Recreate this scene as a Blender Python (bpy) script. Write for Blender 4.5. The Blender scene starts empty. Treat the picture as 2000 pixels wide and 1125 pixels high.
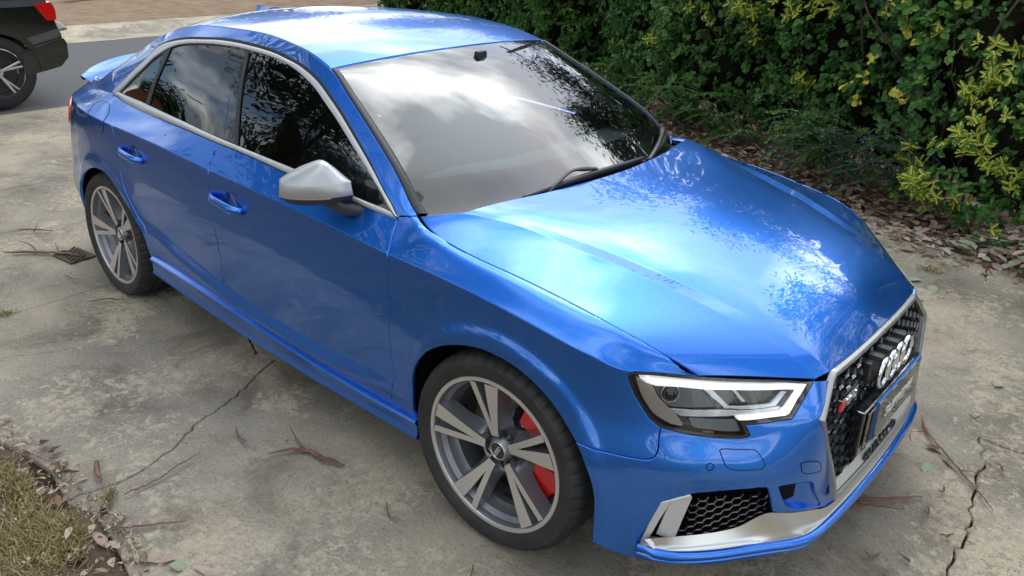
import bpy, bmesh, math, random, time
import numpy as np
from mathutils import Vector, Matrix
from mathutils.geometry import delaunay_2d_cdt
rnd=random.Random(7); rng=np.random.default_rng(11)
SC=bpy.context.scene; COL=SC.collection; R=math.radians
# ------------------------------------------------------------ camera, sky, sun
cam=bpy.data.cameras.new('camera'); co=bpy.data.objects.new('camera',cam); COL.objects.link(co); SC.camera=co
CAMP=(1.35584,-2.38723,1.79745); YAW,PIT,ROL,FPX=2.30461807,-.391764839,.0177026496,1567.175
_f=Vector((math.cos(YAW)*math.cos(PIT),math.sin(YAW)*math.cos(PIT),math.sin(PIT))); _r=_f.cross(Vector((0,0,1))).normalized(); _u=_r.cross(_f)
_r2=_r*math.cos(ROL)+_u*math.sin(ROL); _u2=-_r*math.sin(ROL)+_u*math.cos(ROL)
M=Matrix.Identity(4)
for i in range(3): M[i][0]=_r2[i];M[i][1]=_u2[i];M[i][2]=-_f[i];M[i][3]=CAMP[i]
co.matrix_world=M
cam.sensor_width=36; cam.lens=36*FPX/2000; cam.shift_x=30.9/2000; cam.shift_y=-57.48/2000; cam.clip_start=.05; cam.clip_end=3000
SUN_EL,SUN_AZ=R(53),R(103)     # azimuth measured from +x towards +y
w=bpy.data.worlds.new('World'); SC.world=w; w.use_nodes=True; nt=w.node_tree; nt.nodes.clear()
def nd(t,k,**a):
    n=t.nodes.new(k)
    for q,v in a.items(): setattr(n,q,v)
    return n
def lk(t,a,b): t.links.new(a,b)
out=nd(nt,'ShaderNodeOutputWorld'); bg=nd(nt,'ShaderNodeBackground'); bg.inputs[1].default_value=.11
sky=nd(nt,'ShaderNodeTexSky',sky_type='NISHITA'); sky.sun_disc=False; sky.sun_elevation=SUN_EL; sky.sun_rotation=R(90)-SUN_AZ; sky.air_density=1.0; sky.dust_density=1.0
tc=nd(nt,'ShaderNodeTexCoord')
# clouds: noise on the view direction flattened onto a plane
sep=nd(nt,'ShaderNodeSeparateXYZ'); lk(nt,tc.outputs['Generated'],sep.inputs[0])
mz=nd(nt,'ShaderNodeMath',operation='MAXIMUM'); lk(nt,sep.outputs[2],mz.inputs[0]); mz.inputs[1].default_value=.0
az=nd(nt,'ShaderNodeMath',operation='ADD'); lk(nt,mz.outputs[0],az.inputs[0]); az.inputs[1].default_value=.22
dv=nd(nt,'ShaderNodeVectorMath',operation='DIVIDE'); lk(nt,tc.outputs['Generated'],dv.inputs[0])
cb=nd(nt,'ShaderNodeCombineXYZ'); [lk(nt,az.outputs[0],cb.inputs[i]) for i in range(3)]; lk(nt,cb.outputs[0],dv.inputs[1])
n1=nd(nt,'ShaderNodeTexNoise'); n1.inputs['Scale'].default_value=1.15; n1.inputs['Detail'].default_value=9; n1.inputs['Roughness'].default_value=.55; n1.inputs['Distortion'].default_value=.35
mp=nd(nt,'ShaderNodeMapping'); mp.inputs['Location'].default_value=(3.1,1.7,0); mp.inputs['Scale'].default_value=(1,1,.0); lk(nt,dv.outputs[0],mp.inputs[0]); lk(nt,mp.outputs[0],n1.inputs['Vector'])
cr=nd(nt,'ShaderNodeValToRGB'); cr.color_ramp.elements[0].position=.40; cr.color_ramp.elements[1].position=.54; lk(nt,n1.outputs[0],cr.inputs[0])
n2=nd(nt,'ShaderNodeTexNoise'); n2.inputs['Scale'].default_value=1.7; n2.inputs['Detail'].default_value=6; lk(nt,mp.outputs[0],n2.inputs['Vector'])
cc=nd(nt,'ShaderNodeValToRGB'); e=cc.color_ramp.elements; e[0].position=.45; e[0].color=(.20,.235,.27,1); e[1].position=.57; e[1].color=(.97,1,1.0,1); lk(nt,n2.outputs[0],cc.inputs[0])
# thin cloud is brighter towards the sun
sd_=nd(nt,'ShaderNodeVectorMath',operation='DOT_PRODUCT'); lk(nt,tc.outputs['Generated'],sd_.inputs[0]); sd_.inputs[1].default_value=(math.cos(SUN_EL)*math.cos(SUN_AZ),math.cos(SUN_EL)*math.sin(SUN_AZ),math.sin(SUN_EL))
pw0=nd(nt,'ShaderNodeMath',operation='MAXIMUM'); lk(nt,sd_.outputs['Value'],pw0.inputs[0]); pw0.inputs[1].default_value=0
pw=nd(nt,'ShaderNodeMath',operation='POWER'); lk(nt,pw0.outputs[0],pw.inputs[0]); pw.inputs[1].default_value=9.
rm=nd(nt,'ShaderNodeMath',operation='MULTIPLY_ADD'); lk(nt,pw.outputs[0],rm.inputs[0]); rm.inputs[1].default_value=32.; rm.inputs[2].default_value=11.
ml=nd(nt,'ShaderNodeVectorMath',operation='SCALE'); lk(nt,cc.outputs[0],ml.inputs[0]); lk(nt,rm.outputs[0],ml.inputs['Scale'])
mx=nd(nt,'ShaderNodeMix',data_type='RGBA'); lk(nt,cr.outputs[0],mx.inputs[0]); lk(nt,sky.outputs[0],mx.inputs[6]); lk(nt,ml.outputs[0],mx.inputs[7])
lk(nt,mx.outputs[2],bg.inputs[0]); lk(nt,bg.outputs[0],out.inputs[0])
sl=bpy.data.lights.new('sun','SUN'); sl.energy=.6; sl.angle=R(85); sl.color=(1,.96,.90); so=bpy.data.objects.new('sun',sl); COL.objects.link(so)
so.rotation_euler=Vector((math.cos(SUN_EL)*math.cos(SUN_AZ),math.cos(SUN_EL)*math.sin(SUN_AZ),math.sin(SUN_EL))).to_track_quat('Z','Y').to_euler()
vs=SC.view_settings; vs.view_transform='Standard'; vs.look='None'; vs.gamma=1; vs.use_curve_mapping=False; vs.exposure=0.98
SC.cycles.max_bounces=10; SC.cycles.transparent_max_bounces=16
# ------------------------------------------------------------ materials
def mat(name,col=(.5,.5,.5),rough=.5,metal=0,spec=.5,coat=0,coatr=.03,ior=1.5):
    m=bpy.data.materials.new(name); m.use_nodes=True; b=m.node_tree.nodes['Principled BSDF']
    b.inputs['Base Color'].default_value=(*col,1); b.inputs['Roughness'].default_value=rough; b.inputs['Metallic'].default_value=metal
    b.inputs['Specular IOR Level'].default_value=spec; b.inputs['Coat Weight'].default_value=coat; b.inputs['Coat Roughness'].default_value=coatr; b.inputs['IOR'].default_value=ior
    return m
def noise_col(m,stops,scale=5,detail=8,rough=.6,coord='Object',bump=0,bscale=None,bdist=.01,sc3=None,dist=0.):
    t=m.node_tree; b=t.nodes['Principled BSDF']; tc=nd(t,'ShaderNodeTexCoord'); mp=nd(t,'ShaderNodeMapping'); lk(t,tc.outputs[coord],mp.inputs[0])
    if sc3: mp.inputs['Scale'].default_value=sc3
    n=nd(t,'ShaderNodeTexNoise'); n.inputs['Scale'].default_value=scale; n.inputs['Detail'].default_value=detail; n.inputs['Roughness'].default_value=rough; n.inputs['Distortion'].default_value=dist
    lk(t,mp.outputs[0],n.inputs['Vector']); c=nd(t,'ShaderNodeValToRGB'); els=c.color_ramp.elements
    while len(els)<len(stops): els.new(.5)
    for e,(p,q) in zip(els,stops): e.position=p; e.color=(*q,1)
    lk(t,n.outputs[0],c.inputs[0]); lk(t,c.outputs[0],b.inputs['Base Color'])
    if bump:
        n2=nd(t,'ShaderNodeTexNoise'); n2.inputs['Scale'].default_value=bscale or scale*4; n2.inputs['Detail'].default_value=6; lk(t,mp.outputs[0],n2.inputs['Vector'])
        bp=nd(t,'ShaderNodeBump'); bp.inputs['Strength'].default_value=bump; bp.inputs['Distance'].default_value=bdist; lk(t,n2.outputs[0],bp.inputs['Height']); lk(t,bp.outputs[0],b.inputs['Normal'])
    return c
def instcol(m,stops,rough=None):   # per leaf colour from a face-corner attribute
    t=m.node_tree; b=t.nodes['Principled BSDF']; a=nd(t,'ShaderNodeAttribute'); a.attribute_name='tint'; c=nd(t,'ShaderNodeValToRGB'); els=c.color_ramp.elements
    while len(els)<len(stops): els.new(.5)
    for e,(p,q) in zip(els,stops): e.position=p; e.color=(*q,1)
    lk(t,a.outputs['Fac'],c.inputs[0]); lk(t,c.outputs[0],b.inputs['Base Color']); return c
MT={}
p=mat('blue_paint',(.006,.105,.60),.33,.90,.5,1.0,.015); p.node_tree.nodes['Principled BSDF'].inputs['Coat IOR'].default_value=1.62; MT['paint']=p
t=p.node_tree; b=t.nodes['Principled BSDF']
# metallic flake + faint dust so that the paint is not perfectly even
tcn=nd(t,'ShaderNodeTexCoord'); v=nd(t,'ShaderNodeTexVoronoi'); v.inputs['Scale'].default_value=900; lk(t,tcn.outputs['Object'],v.inputs['Vector'])
fr=nd(t,'ShaderNodeMix',data_type='RGBA'); fr.inputs[6].default_value=(.004,.120,.53,1); fr.inputs[7].default_value=(.015,.215,.82,1)
sp=nd(t,'ShaderNodeSeparateColor'); lk(t,v.outputs['Color'],sp.inputs[0]); lk(t,sp.outputs[0],fr.inputs[0]); lk(t,fr.outputs[2],b.inputs['Base Color'])
nn=nd(t,'ShaderNodeTexNoise'); nn.inputs['Scale'].default_value=35; nn.inputs['Detail'].default_value=8; nn.inputs['Roughness'].default_value=.75; lk(t,tcn.outputs['Object'],nn.inputs['Vector'])
mr=nd(t,'ShaderNodeMapRange'); mr.inputs[1].default_value=.45; mr.inputs[2].default_value=.8; mr.inputs[3].default_value=.012; mr.inputs[4].default_value=.09; lk(t,nn.outputs[0],mr.inputs[0]); lk(t,mr.outputs[0],b.inputs['Coat Roughness'])
MT['gap']=mat('seam_black',(.01,.01,.012),.6)
MT['shell']=mat('under_body_black',(.008,.008,.009),.9,spec=.1)
MT['alu']=mat('matt_aluminium',(.62,.62,.62),.28,1.0)
MT['satin']=mat('satin_silver_paint',(.62,.62,.61),.35,.45,.5,.25,.2)
MT['chrome']=mat('chrome',(.85,.86,.88),.06,1.0)
MT['gblack']=mat('gloss_black',(.008,.008,.010),.06,0,.5,.6,.02)
MT['pblack']=mat('satin_black_plastic',(.018,.018,.020),.38)
MT['mirgrey']=mat('mirror_base_grey',(.035,.037,.042),.45)
MT['rubber']=mat('tyre_rubber',(.022,.022,.023),.62,0,.35)
noise_col(MT['rubber'],[(.3,(.017,.017,.018)),(.7,(.036,.034,.032))],scale=14,bump=.3,bscale=160,bdist=.002)
MT['rubtrim']=mat('rubber_trim',(.03,.03,.032),.5)
MT['wface']=mat('machined_wheel_face',(.62,.585,.55),.38,.7)
MT['wgrey']=mat('wheel_grey_paint',(.23,.235,.25),.42,.7,.5,.3,.15)
MT['red']=mat('caliper_red',(.55,.012,.008),.32,0,.5,.5,.1)
MT['disc']=mat('brake_disc_iron',(.26,.25,.24),.35,.9)
MT['iron']=mat('dark_iron',(.05,.048,.046),.6,.3)
MT['lens']=None
def glass(name,tint,ior=1.55,rough=.0,dens=1.):
    m=bpy.data.materials.new(name); m.use_nodes=True; t=m.node_tree; t.nodes.clear()
    o=nd(t,'ShaderNodeOutputMaterial'); mx=nd(t,'ShaderNodeMixShader'); f=nd(t,'ShaderNodeFresnel'); f.inputs[0].default_value=ior
    tr=nd(t,'ShaderNodeBsdfTransparent'); tr.inputs[0].default_value=(*tint,1); g=nd(t,'ShaderNodeBsdfGlossy'); g.inputs['Roughness'].default_value=rough; g.inputs[0].default_value=(1,1,1,1)
    lk(t,f.outputs[0],mx.inputs[0]); lk(t,tr.outputs[0],mx.inputs[1]); lk(t,g.outputs[0],mx.inputs[2]); lk(t,mx.outputs[0],o.inputs[0]); return m
MT['wsglass']=glass('windscreen_glass',(.80,.90,.86),2.05)
MT['sideglass']=glass('side_glass',(.32,.40,.36),1.8)
MT['darkglass']=glass('privacy_glass',(.035,.04,.035),1.8)
MT['lens']=glass('clear_lens',(.93,.95,.97),1.5)
MT['frit']=mat('windscreen_black_border',(.02,.02,.022),.5)
MT['tail']=mat('tail_light_red',(.60,.01,.008),.08,0,.5,1.,.02)
MT['led']=mat('light_guide_white',(.90,.90,.91),.30,.45,.5,.6,.05)
_b=MT['led'].node_tree.nodes['Principled BSDF']; _b.inputs['Emission Color'].default_value=(1,1,1,1); _b.inputs['Emission Strength'].default_value=.35   # the daytime running light
MT['refl']=mat('reflector_silver',(.55,.56,.58),.16,.95)
MT['hlblack']=mat('lamp_housing_black',(.012,.012,.014),.2,0,.5,.4,.05)
MT['hlgrey']=mat('lamp_housing_grey',(.16,.165,.17),.25,.6)
MT['indic']=mat('indicator_ribbed',(.42,.36,.30),.3,.3)
MT['orange']=mat('side_reflector_amber',(.40,.12,.01),.2)
MT['white']=mat('white_print',(.7,.7,.7),.4)
MT['bluefilm']=mat('blue_film',(.02,.20,.65),.25,0,.5,.6)
MT['plate']=mat('mirror_black_plate',(.19,.18,.165),.04,1.0)
MT['dash']=mat('dashboard_plastic',(.22,.24,.235),.6)
MT['seat']=mat('seat_leather',(.06,.062,.066),.5)
MT['bred']=mat('badge_red',(.65,.01,.01),.2,0,.5,.6)
# ------------------------------------------------------------ object helpers
def tag(o,label=None,cat=None,group=None,kind=None):
    if label: o['label']=label
    if cat: o['category']=cat
    if group: o['group']=group
    if kind: o['kind']=kind
    return o
def empty(name,loc=(0,0,0),rz=0,**k):
    o=bpy.data.objects.new(name,None); COL.objects.link(o); o.location=loc; o.rotation_euler=(0,0,rz); o.empty_display_size=.2; return tag(o,**k)
def link(name,me,parent=None,**k):
    o=bpy.data.objects.new(name,me); COL.objects.link(o)
    if parent is not None:
        o.parent=parent
    return tag(o,**k)
def mesh_np(name,V,F,m=None,N=None,smooth=True,mats=None,fm=None):
    me=bpy.data.meshes.new(name); V=np.asarray(V,float)
    F=np.asarray(F)
    if F.dtype!=object and F.ndim==2:
        k=F.shape[1]; me.vertices.add(len(V)); me.vertices.foreach_set('co',V.astype(np.float32).ravel()); me.loops.add(F.size); me.loops.foreach_set('vertex_index',F.astype(np.int32).ravel())
        me.polygons.add(len(F)); me.polygons.foreach_set('loop_start',np.arange(0,F.size,k,dtype=np.int32)); me.update(calc_edges=True)
    else:
        me.from_pydata([tuple(v) for v in V],[],[tuple(int(i) for i in f) for f in F]); me.update()
    if mats: [me.materials.append(q) for q in mats]
    elif m: me.materials.append(m)
    if fm is not None: me.polygons.foreach_set('material_index',np.asarray(fm,np.int32))
    me.polygons.foreach_set('use_smooth',[smooth]*len(me.polygons))
    if N is not None: me.normals_split_custom_set_from_vertices([tuple(n) for n in N])
    return me
def orient(V,F,N):
    F=np.array(F); a=np.cross(V[F[:,1]]-V[F[:,0]],V[F[:,2]]-V[F[:,0]]); s=(a*(N[F].sum(1))).sum(1)<0; F[s]=F[s][:,::-1]; return F
def emit(name,V,F,m,parent,N=None,both=True,smooth=True,far_label=None,sub=None,**k):
    """link a part given on the car's left (+y) and its mirror image; returns (near,far): near is the -y side"""
    V=np.asarray(V,float); out=[]
    for s in ((-1,1) if both else (-1,)):
        Y=np.array([1,s,1.]); W_=V*Y; Nn=N*Y if N is not None else None
        if N is not None: Fq=orient(W_,F,Nn)
        else: Fq=np.array(F) if s==1 else np.array(F)[:,::-1]
        out.append(link(name,mesh_np(name,W_,Fq,m,Nn,smooth),parent if not isinstance(parent,(list,tuple)) else parent[0 if s==-1 else 1],**k))
    return out
def bmobj(name,bm,m,parent=None,smooth=False,bevel=0,seg=2,**k):
    if bevel:
        bmesh.ops.bevel(bm,geom=[e for e in bm.edges if e.calc_face_angle(0)>R(25)],offset=bevel,segments=seg,affect='EDGES',profile=.7)
    bmesh.ops.recalc_face_normals(bm,faces=bm.faces)
    me=bpy.data.meshes.new(name); bm.to_mesh(me); bm.free()
    for q in (m if isinstance(m,(list,tuple)) else [m]): me.materials.append(q)
    for pl in me.polygons: pl.use_smooth=smooth
    if smooth: 
        me.set_sharp_from_angle(angle=R(35))
    return link(name,me,parent,**k)
def add_box(bm,c,s,rot=None,mi=0):
    r=bmesh.ops.create_cube(bm,size=1); vs=r['verts']; M_=Matrix.Translation(c)@(rot.to_4x4() if rot else Matrix.Identity(4))@Matrix.Diagonal((*s,1)); bmesh.ops.transform(bm,matrix=M_,verts=vs)
    for f in set(f for v_ in vs for f in v_.link_faces): f.material_index=mi
    return vs
def add_prism(bm,poly,x0,x1,fn,mi=0):
    """poly 2D list -> solid between x0 and x1, fn(p,x)->3D"""
    a=[bm.verts.new(fn(p,x0)) for p in poly]; b=[bm.verts.new(fn(p,x1)) for p in poly]; n=len(poly)
    fs=[bm.faces.new(a[::-1]),bm.faces.new(b)]+[bm.faces.new((a[i],a[(i+1)%n],b[(i+1)%n],b[i])) for i in range(n)]
    for f in fs: f.material_index=mi
    return a,b
def tube(path,rad,seg=8,closed=False,flat=1.,cap=True):
    P=np.array(path,float); n=len(P); rad=np.broadcast_to(np.asarray(rad,float),(n,)); T=np.gradient(P,axis=0)
    if closed: T=np.roll(P,-1,0)-np.roll(P,1,0)
    T/=np.linalg.norm(T,axis=1)[:,None]+1e-12; up=np.array([0,0,1.]); V=[]; 
    prev=None
    for i in range(n):
        a=np.cross(T[i],up) if prev is None else prev-T[i]*(prev@T[i])
        if np.linalg.norm(a)<1e-4: a=np.cross(T[i],[1,0,0.])
        a/=np.linalg.norm(a); prev=a; b=np.cross(T[i],a)
        for k in range(seg):
            th=2*math.pi*k/seg; V.append(P[i]+rad[i]*(a*math.cos(th)+b*math.sin(th)*flat))
    F=[]; m_=n if closed else n-1
    for i in range(m_):
        j=(i+1)%n
        for k in range(seg): F.append((i*seg+k,i*seg+(k+1)%seg,j*seg+(k+1)%seg,j*seg+k))
    V=np.array(V)
    if not closed and cap:
        V=np.vstack([V,P[:1],P[-1:]]); c0=len(V)-2
        for k in range(seg): F.append((c0,(k+1)%seg,k,k)); F.append((c0+1,(n-1)*seg+k,(n-1)*seg+(k+1)%seg,(n-1)*seg+(k+1)%seg))
    return V,[f if len(set(f))==4 else tuple(dict.fromkeys(f)) for f in F]
def tube_obj(name,path,rad,m,parent=None,**k):
    kk={q:k.pop(q) for q in ('seg','closed','flat') if q in k}; V,F=tube(path,rad,**kk); me=bpy.data.meshes.new(name); me.from_pydata([tuple(v) for v in V],[],F); me.materials.append(m)
    for pl in me.polygons: pl.use_smooth=True
    me.update(); return link(name,me,parent,**k)
def text_obj(name,s,size,depth,m,mw,parent=None,font_shear=0,sx=1.,**k):
    cu=bpy.data.curves.new(name,'FONT'); cu.body=s; cu.size=size; cu.extrude=depth; cu.align_x='CENTER'; cu.align_y='CENTER'; cu.shear=font_shear
    o=bpy.data.objects.new('tmp',cu); COL.objects.link(o); dg=bpy.context.evaluated_depsgraph_get(); me=bpy.data.meshes.new_from_object(o.evaluated_get(dg)); bpy.data.objects.remove(o)
    me.transform(Matrix.Diagonal((sx,1,1,1))); me.transform(mw); me.materials.clear(); me.materials.append(m); me.name=name; return link(name,me,parent,**k)
# ------------------------------------------------------------ body surfaces (rows of the car body, fair curves)
def _dens(P,n=60):
    # centripetal-ish catmull rom through points -> dense polyline
    P=np.array(P,float); Q=np.vstack([2*P[0]-P[1],P,2*P[-1]-P[-2]]); out=[]
    for i in range(1,len(Q)-2):
        p0,p1,p2,p3=Q[i-1],Q[i],Q[i+1],Q[i+2]
        d0=np.linalg.norm(p1-p0)**.5+1e-9;d1=np.linalg.norm(p2-p1)**.5+1e-9;d2=np.linalg.norm(p3-p2)**.5+1e-9
        m1=((p1-p0)/d0-(p2-p0)/(d0+d1)+(p2-p1)/d1)*d1; m2=((p2-p1)/d1-(p3-p1)/(d1+d2)+(p3-p2)/d2)*d1
        t=np.linspace(0,1,n,endpoint=False)[:,None]
        out.append((2*t**3-3*t**2+1)*p1+(t**3-2*t**2+t)*m1+(-2*t**3+3*t**2)*p2+(t**3-t**2)*m2)
    out.append(P[-1:]); return np.vstack(out)
def gsm(a,sig):
    n=int(4*sig)+1; k=np.exp(-.5*(np.arange(-n,n+1)/sig)**2); k/=k.sum()
    # odd (point) reflection keeps ends and slopes
    L=2*a[0]-a[n:0:-1]; R_=2*a[-1]-a[-2:-n-2:-1]
    return np.convolve(np.concatenate([L,a,R_]),k,'valid')
BASE=[(-3.60,0),(-3.59,.25),(-3.52,.5),(-3.38,.68),(-3.2,.785),(-2.95,.855),(-2.63,.886),(-2.2,.888),(-1.5,.888),(-.8,.888),(-.2,.888),(.1,.884),(.3,.873),(.40,.858),(.497,.820),(.579,.765),(.652,.692),(.715,.613),(.78,.526),(.816,.45),(.832,.35),(.845,.2),(.85,0)]
_b=_dens(BASE,80); _l=np.concatenate([[0],np.cumsum(np.linalg.norm(np.diff(_b,axis=0),axis=1))])
SN=int(_l[-1]/.01)+1; SG=np.arange(SN)*.01
BX=gsm(np.interp(SG,_l,_b[:,0]),3.0); BW=gsm(np.interp(SG,_l,_b[:,1]),3.0)
TX=np.gradient(BX);TW=np.gradient(BW);_n=np.hypot(TX,TW);TX/=_n;TW/=_n
NX,NW=-TW,TX      # outward normal: at side tangent(+1,0)-> (0,1)
NX,NW=NX*1,NW*1
def sd(x,w):
    d=(BX-x)**2+(BW-w)**2; i=np.argmin(d); i=min(max(i,1),SN-2)
    s=SG[i]+((x-BX[i])*TX[i]+(w-BW[i])*TW[i]); return s,(x-BX[i])*NX[i]+(w-BW[i])*NW[i]
def pchip(x,y,xi):
    x=np.array(x);y=np.array(y);h=np.diff(x);dl=np.diff(y)/h;m=np.zeros(len(x))
    for i in range(1,len(x)-1):
        if dl[i-1]*dl[i]>0:
            w1=2*h[i]+h[i-1];w2=h[i]+2*h[i-1];m[i]=(w1+w2)/(w1/dl[i-1]+w2/dl[i])
    m[0]=dl[0];m[-1]=dl[-1]
    k=np.clip(np.searchsorted(x,xi)-1,0,len(x)-2);t=(np.clip(xi,x[0],x[-1])-x[k])/h[k]
    return (2*t**3-3*t**2+1)*y[k]+(t**3-2*t**2+t)*h[k]*m[k]+(-2*t**3+3*t**2)*y[k+1]+(t**3-t**2)*h[k]*m[k+1]
ROWS=[
[(-3.5,0,.24),(-3.33,.66,.24),(-3.1,.79,.24),(-2.9,.845,.26),(-2.63,.86,.27),(-2.085,.856,.29),(-1.6,.856,.265),(-1.24,.856,.25),(-.83,.858,.238),(-.48,.862,.245),(-.3,.87,.25),(0,.885,.22),(.384,.868,.195),(.5,.805,.16),(.57,.75,.145),(.64,.67,.135),(.70,.59,.145),(.775,.50,.175),(.81,.42,.20),(.83,.2,.20),(.835,0,.20)],
[(-3.55,0,.33),(-3.38,.66,.33),(-3.15,.80,.33),(-2.95,.85,.34),(-2.63,.885,.44),(-2.2,.885,.455),(-1.9,.888,.40),(-1.6,.888,.35),(-1.3,.888,.315),(-.95,.888,.305),(-.73,.888,.32),(-.48,.888,.345),(-.2,.888,.34),(.1,.886,.34),(.3,.876,.345),(.42,.845,.36),(.535,.777,.38),(.585,.736,.408),(.652,.667,.416),(.715,.594,.418),(.777,.50,.405),(.812,.38,.375),(.83,.2,.34),(.835,0,.34)],
[(-3.58,0,.45),(-3.4,.66,.45),(-3.22,.80,.46),(-3.0,.85,.47),(-2.63,.886,.5),(-2.2,.876,.51),(-1.9,.872,.452),(-1.6,.872,.403),(-1.3,.872,.37),(-.95,.872,.358),(-.73,.873,.366),(-.48,.882,.385),(-.2,.885,.40),(.1,.885,.43),(.3,.872,.46),(.437,.833,.475),(.5,.80,.480),(.571,.75,.472),(.639,.682,.457),(.705,.605,.443),(.767,.517,.434),(.808,.41,.42),(.83,.2,.42),(.835,0,.42)],
[(-3.58,0,.62),(-3.50,.5,.62),(-3.36,.68,.61),(-3.2,.795,.61),(-3.0,.842,.62),(-2.63,.882,.65),(-2.2,.882,.63),(-1.5,.885,.62),(-.8,.885,.6),(-.2,.884,.6),(.1,.878,.6),(.3,.850,.6),(.40,.822,.60),(.482,.774,.584),(.532,.736,.573),(.60,.675,.565),(.661,.603,.556),(.731,.507,.588),(.784,.448,.594),(.80,.25,.60),(.805,0,.6)],
[(-3.58,0,.90),(-3.54,.4,.91),(-3.42,.60,.92),(-3.22,.73,.925),(-3.05,.79,.93),(-2.85,.845,.932),(-2.655,.867,.928),(-2.40,.876,.922),(-1.996,.876,.910),(-1.562,.876,.886),(-1.068,.876,.868),(-.844,.876,.858),(-.617,.876,.846),(-.463,.876,.838),(-.319,.876,.835),(-.125,.876,.826),(.049,.874,.810),(.225,.861,.781),(.296,.846,.765),(.395,.808,.738),(.461,.745,.732),(.533,.675,.722),(.627,.57,.709),(.69,.49,.698),(.741,.425,.688),(.7605,.348,.693),(.77,.15,.698),(.77,0,.70)],
[(-3.57,0,.97),(-3.50,.42,.96),(-3.33,.58,.975),(-3.1,.67,.985),(-2.9,.71,1.0),(-2.672,.741,1.012),(-2.494,.758,1.0),(-2.263,.777,.993),(-1.885,.799,.99),(-1.576,.811,.983),(-1.305,.812,.973),(-1.07,.812,.958),(-.713,.805,.935),(-.504,.795,.925),(-.36,.79,.916),(-.169,.793,.890),(-.029,.788,.878),(.153,.775,.853),(.317,.762,.823),(.467,.715,.766),(.532,.678,.724)],
]
ARC=[(-2.670,0.741,1.019),(-2.543,0.712,1.106),(-2.414,0.672,1.199),(-2.332,0.642,1.260),(-2.211,0.627,1.296),(-2.072,0.619,1.318),(-1.946,0.615,1.328),(-1.819,0.610,1.338),(-1.683,0.610,1.341),(-1.565,0.613,1.339),(-1.448,0.615,1.333),(-1.329,0.621,1.318),(-1.223,0.630,1.301),(-1.107,0.648,1.269),(-1.010,0.671,1.229),(-0.913,0.694,1.182),(-0.821,0.718,1.133),(-0.729,0.741,1.081),(-0.645,0.763,1.030),(-0.561,0.784,0.977),(-0.506,0.799,0.938)]
_r8=[(-3.57,0,1.0),(-3.47,.40,.995),(-3.3,.56,1.0),(-3.05,.63,1.02),(-2.85,.615,1.112),(-2.6,.595,1.222),(-2.3,.575,1.335),(-2,.565,1.382),(-1.6,.57,1.392),(-1.3,.585,1.368),(-1.066,0.609,1.311),(-0.945,0.640,1.250),(-0.802,0.677,1.177),(-0.673,0.710,1.107),(-0.550,0.742,1.031),(-0.495,0.755,0.980),(-.445,.762,.942),(-.3,.75,.90),(0,.7,.87),(.3,.65,.82),(.52,.6,.72)]
def _row7():
    r=[(-3.57,0,.99),(-3.48,.41,.985),(-3.31,.57,.992),(-3.07,.645,1.015),(-2.87,.66,1.08),(-2.76,.68,1.08)]
    r=[(-3.57,0,.99),(-3.48,.41,.985),(-3.31,.57,.992),(-3.07,.645,1.015),(-2.87,.655,1.085)]
    for x,w,z in ARC[2:-1]: r.append((x-.004,w-.008,z+.010))
    r+= [(-.48,.785,.945),(-.3,.76,.90),(0,.71,.865),(.3,.66,.81),(.52,.61,.715)]
    return r
def _rowarr(pts,sig=3.0):
    q=sorted([sd(x,w)+(z,) for x,w,z in pts]); q=[q[0]]+[b for a,b in zip(q,q[1:]) if b[0]-a[0]>1e-3]
    s=[a[0] for a in q]
    return gsm(pchip(s,[a[1] for a in q],SG),sig),gsm(pchip(s,[a[2] for a in q],SG),sig)
RD=[];RZ=[]
for i,rw in enumerate(ROWS):
    d,z=_rowarr(rw,3.0 if i!=4 else 1.6); RD.append(d);RZ.append(z)
d7,z7=_rowarr(_row7(),2.0); d8,z8=_rowarr(_r8,2.0)
d6=.5*(RD[5]+d7)+.012*np.clip((z7-RZ[5])/.3,0,1); z6=.5*(RZ[5]+z7)
RD+=[d6,d7,d8];RZ+=[z6,z7,z8]; RD=np.array(RD);RZ=np.array(RZ)
# crease weights per row (0 smooth .. 1 sharp) as functions of s
def sx(x,w=.88): return sd(x,w)[0]
def _cw(pts): return np.interp(SG,[a for a,_ in pts],[b for _,b in pts])
CW=np.zeros((9,SN))
CW[2]=_cw([(sx(-2.3),0),(sx(-2.1),.9),(sx(-.7),.9),(sx(-.45),.5),(sx(-.3),0)])
CW[1]=_cw([(sx(-2.25),0),(sx(-2.1),.6),(sx(-.7),.6),(sx(-.45),0)])
CW[4]=_cw([(sx(-3.0,.84),.7),(sx(-2.6),.9),(sx(.3,.86),1.)])
CW[5]=_cw([(sx(-2.95,.85),0),(sx(-2.75),1),(sx(-.5),1),(sx(-.3),0)])
CW[7]=_cw([(sx(-2.9,.86),0),(sx(-2.6),.5),(sx(-.6),.5),(sx(-.45),0)])
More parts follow.
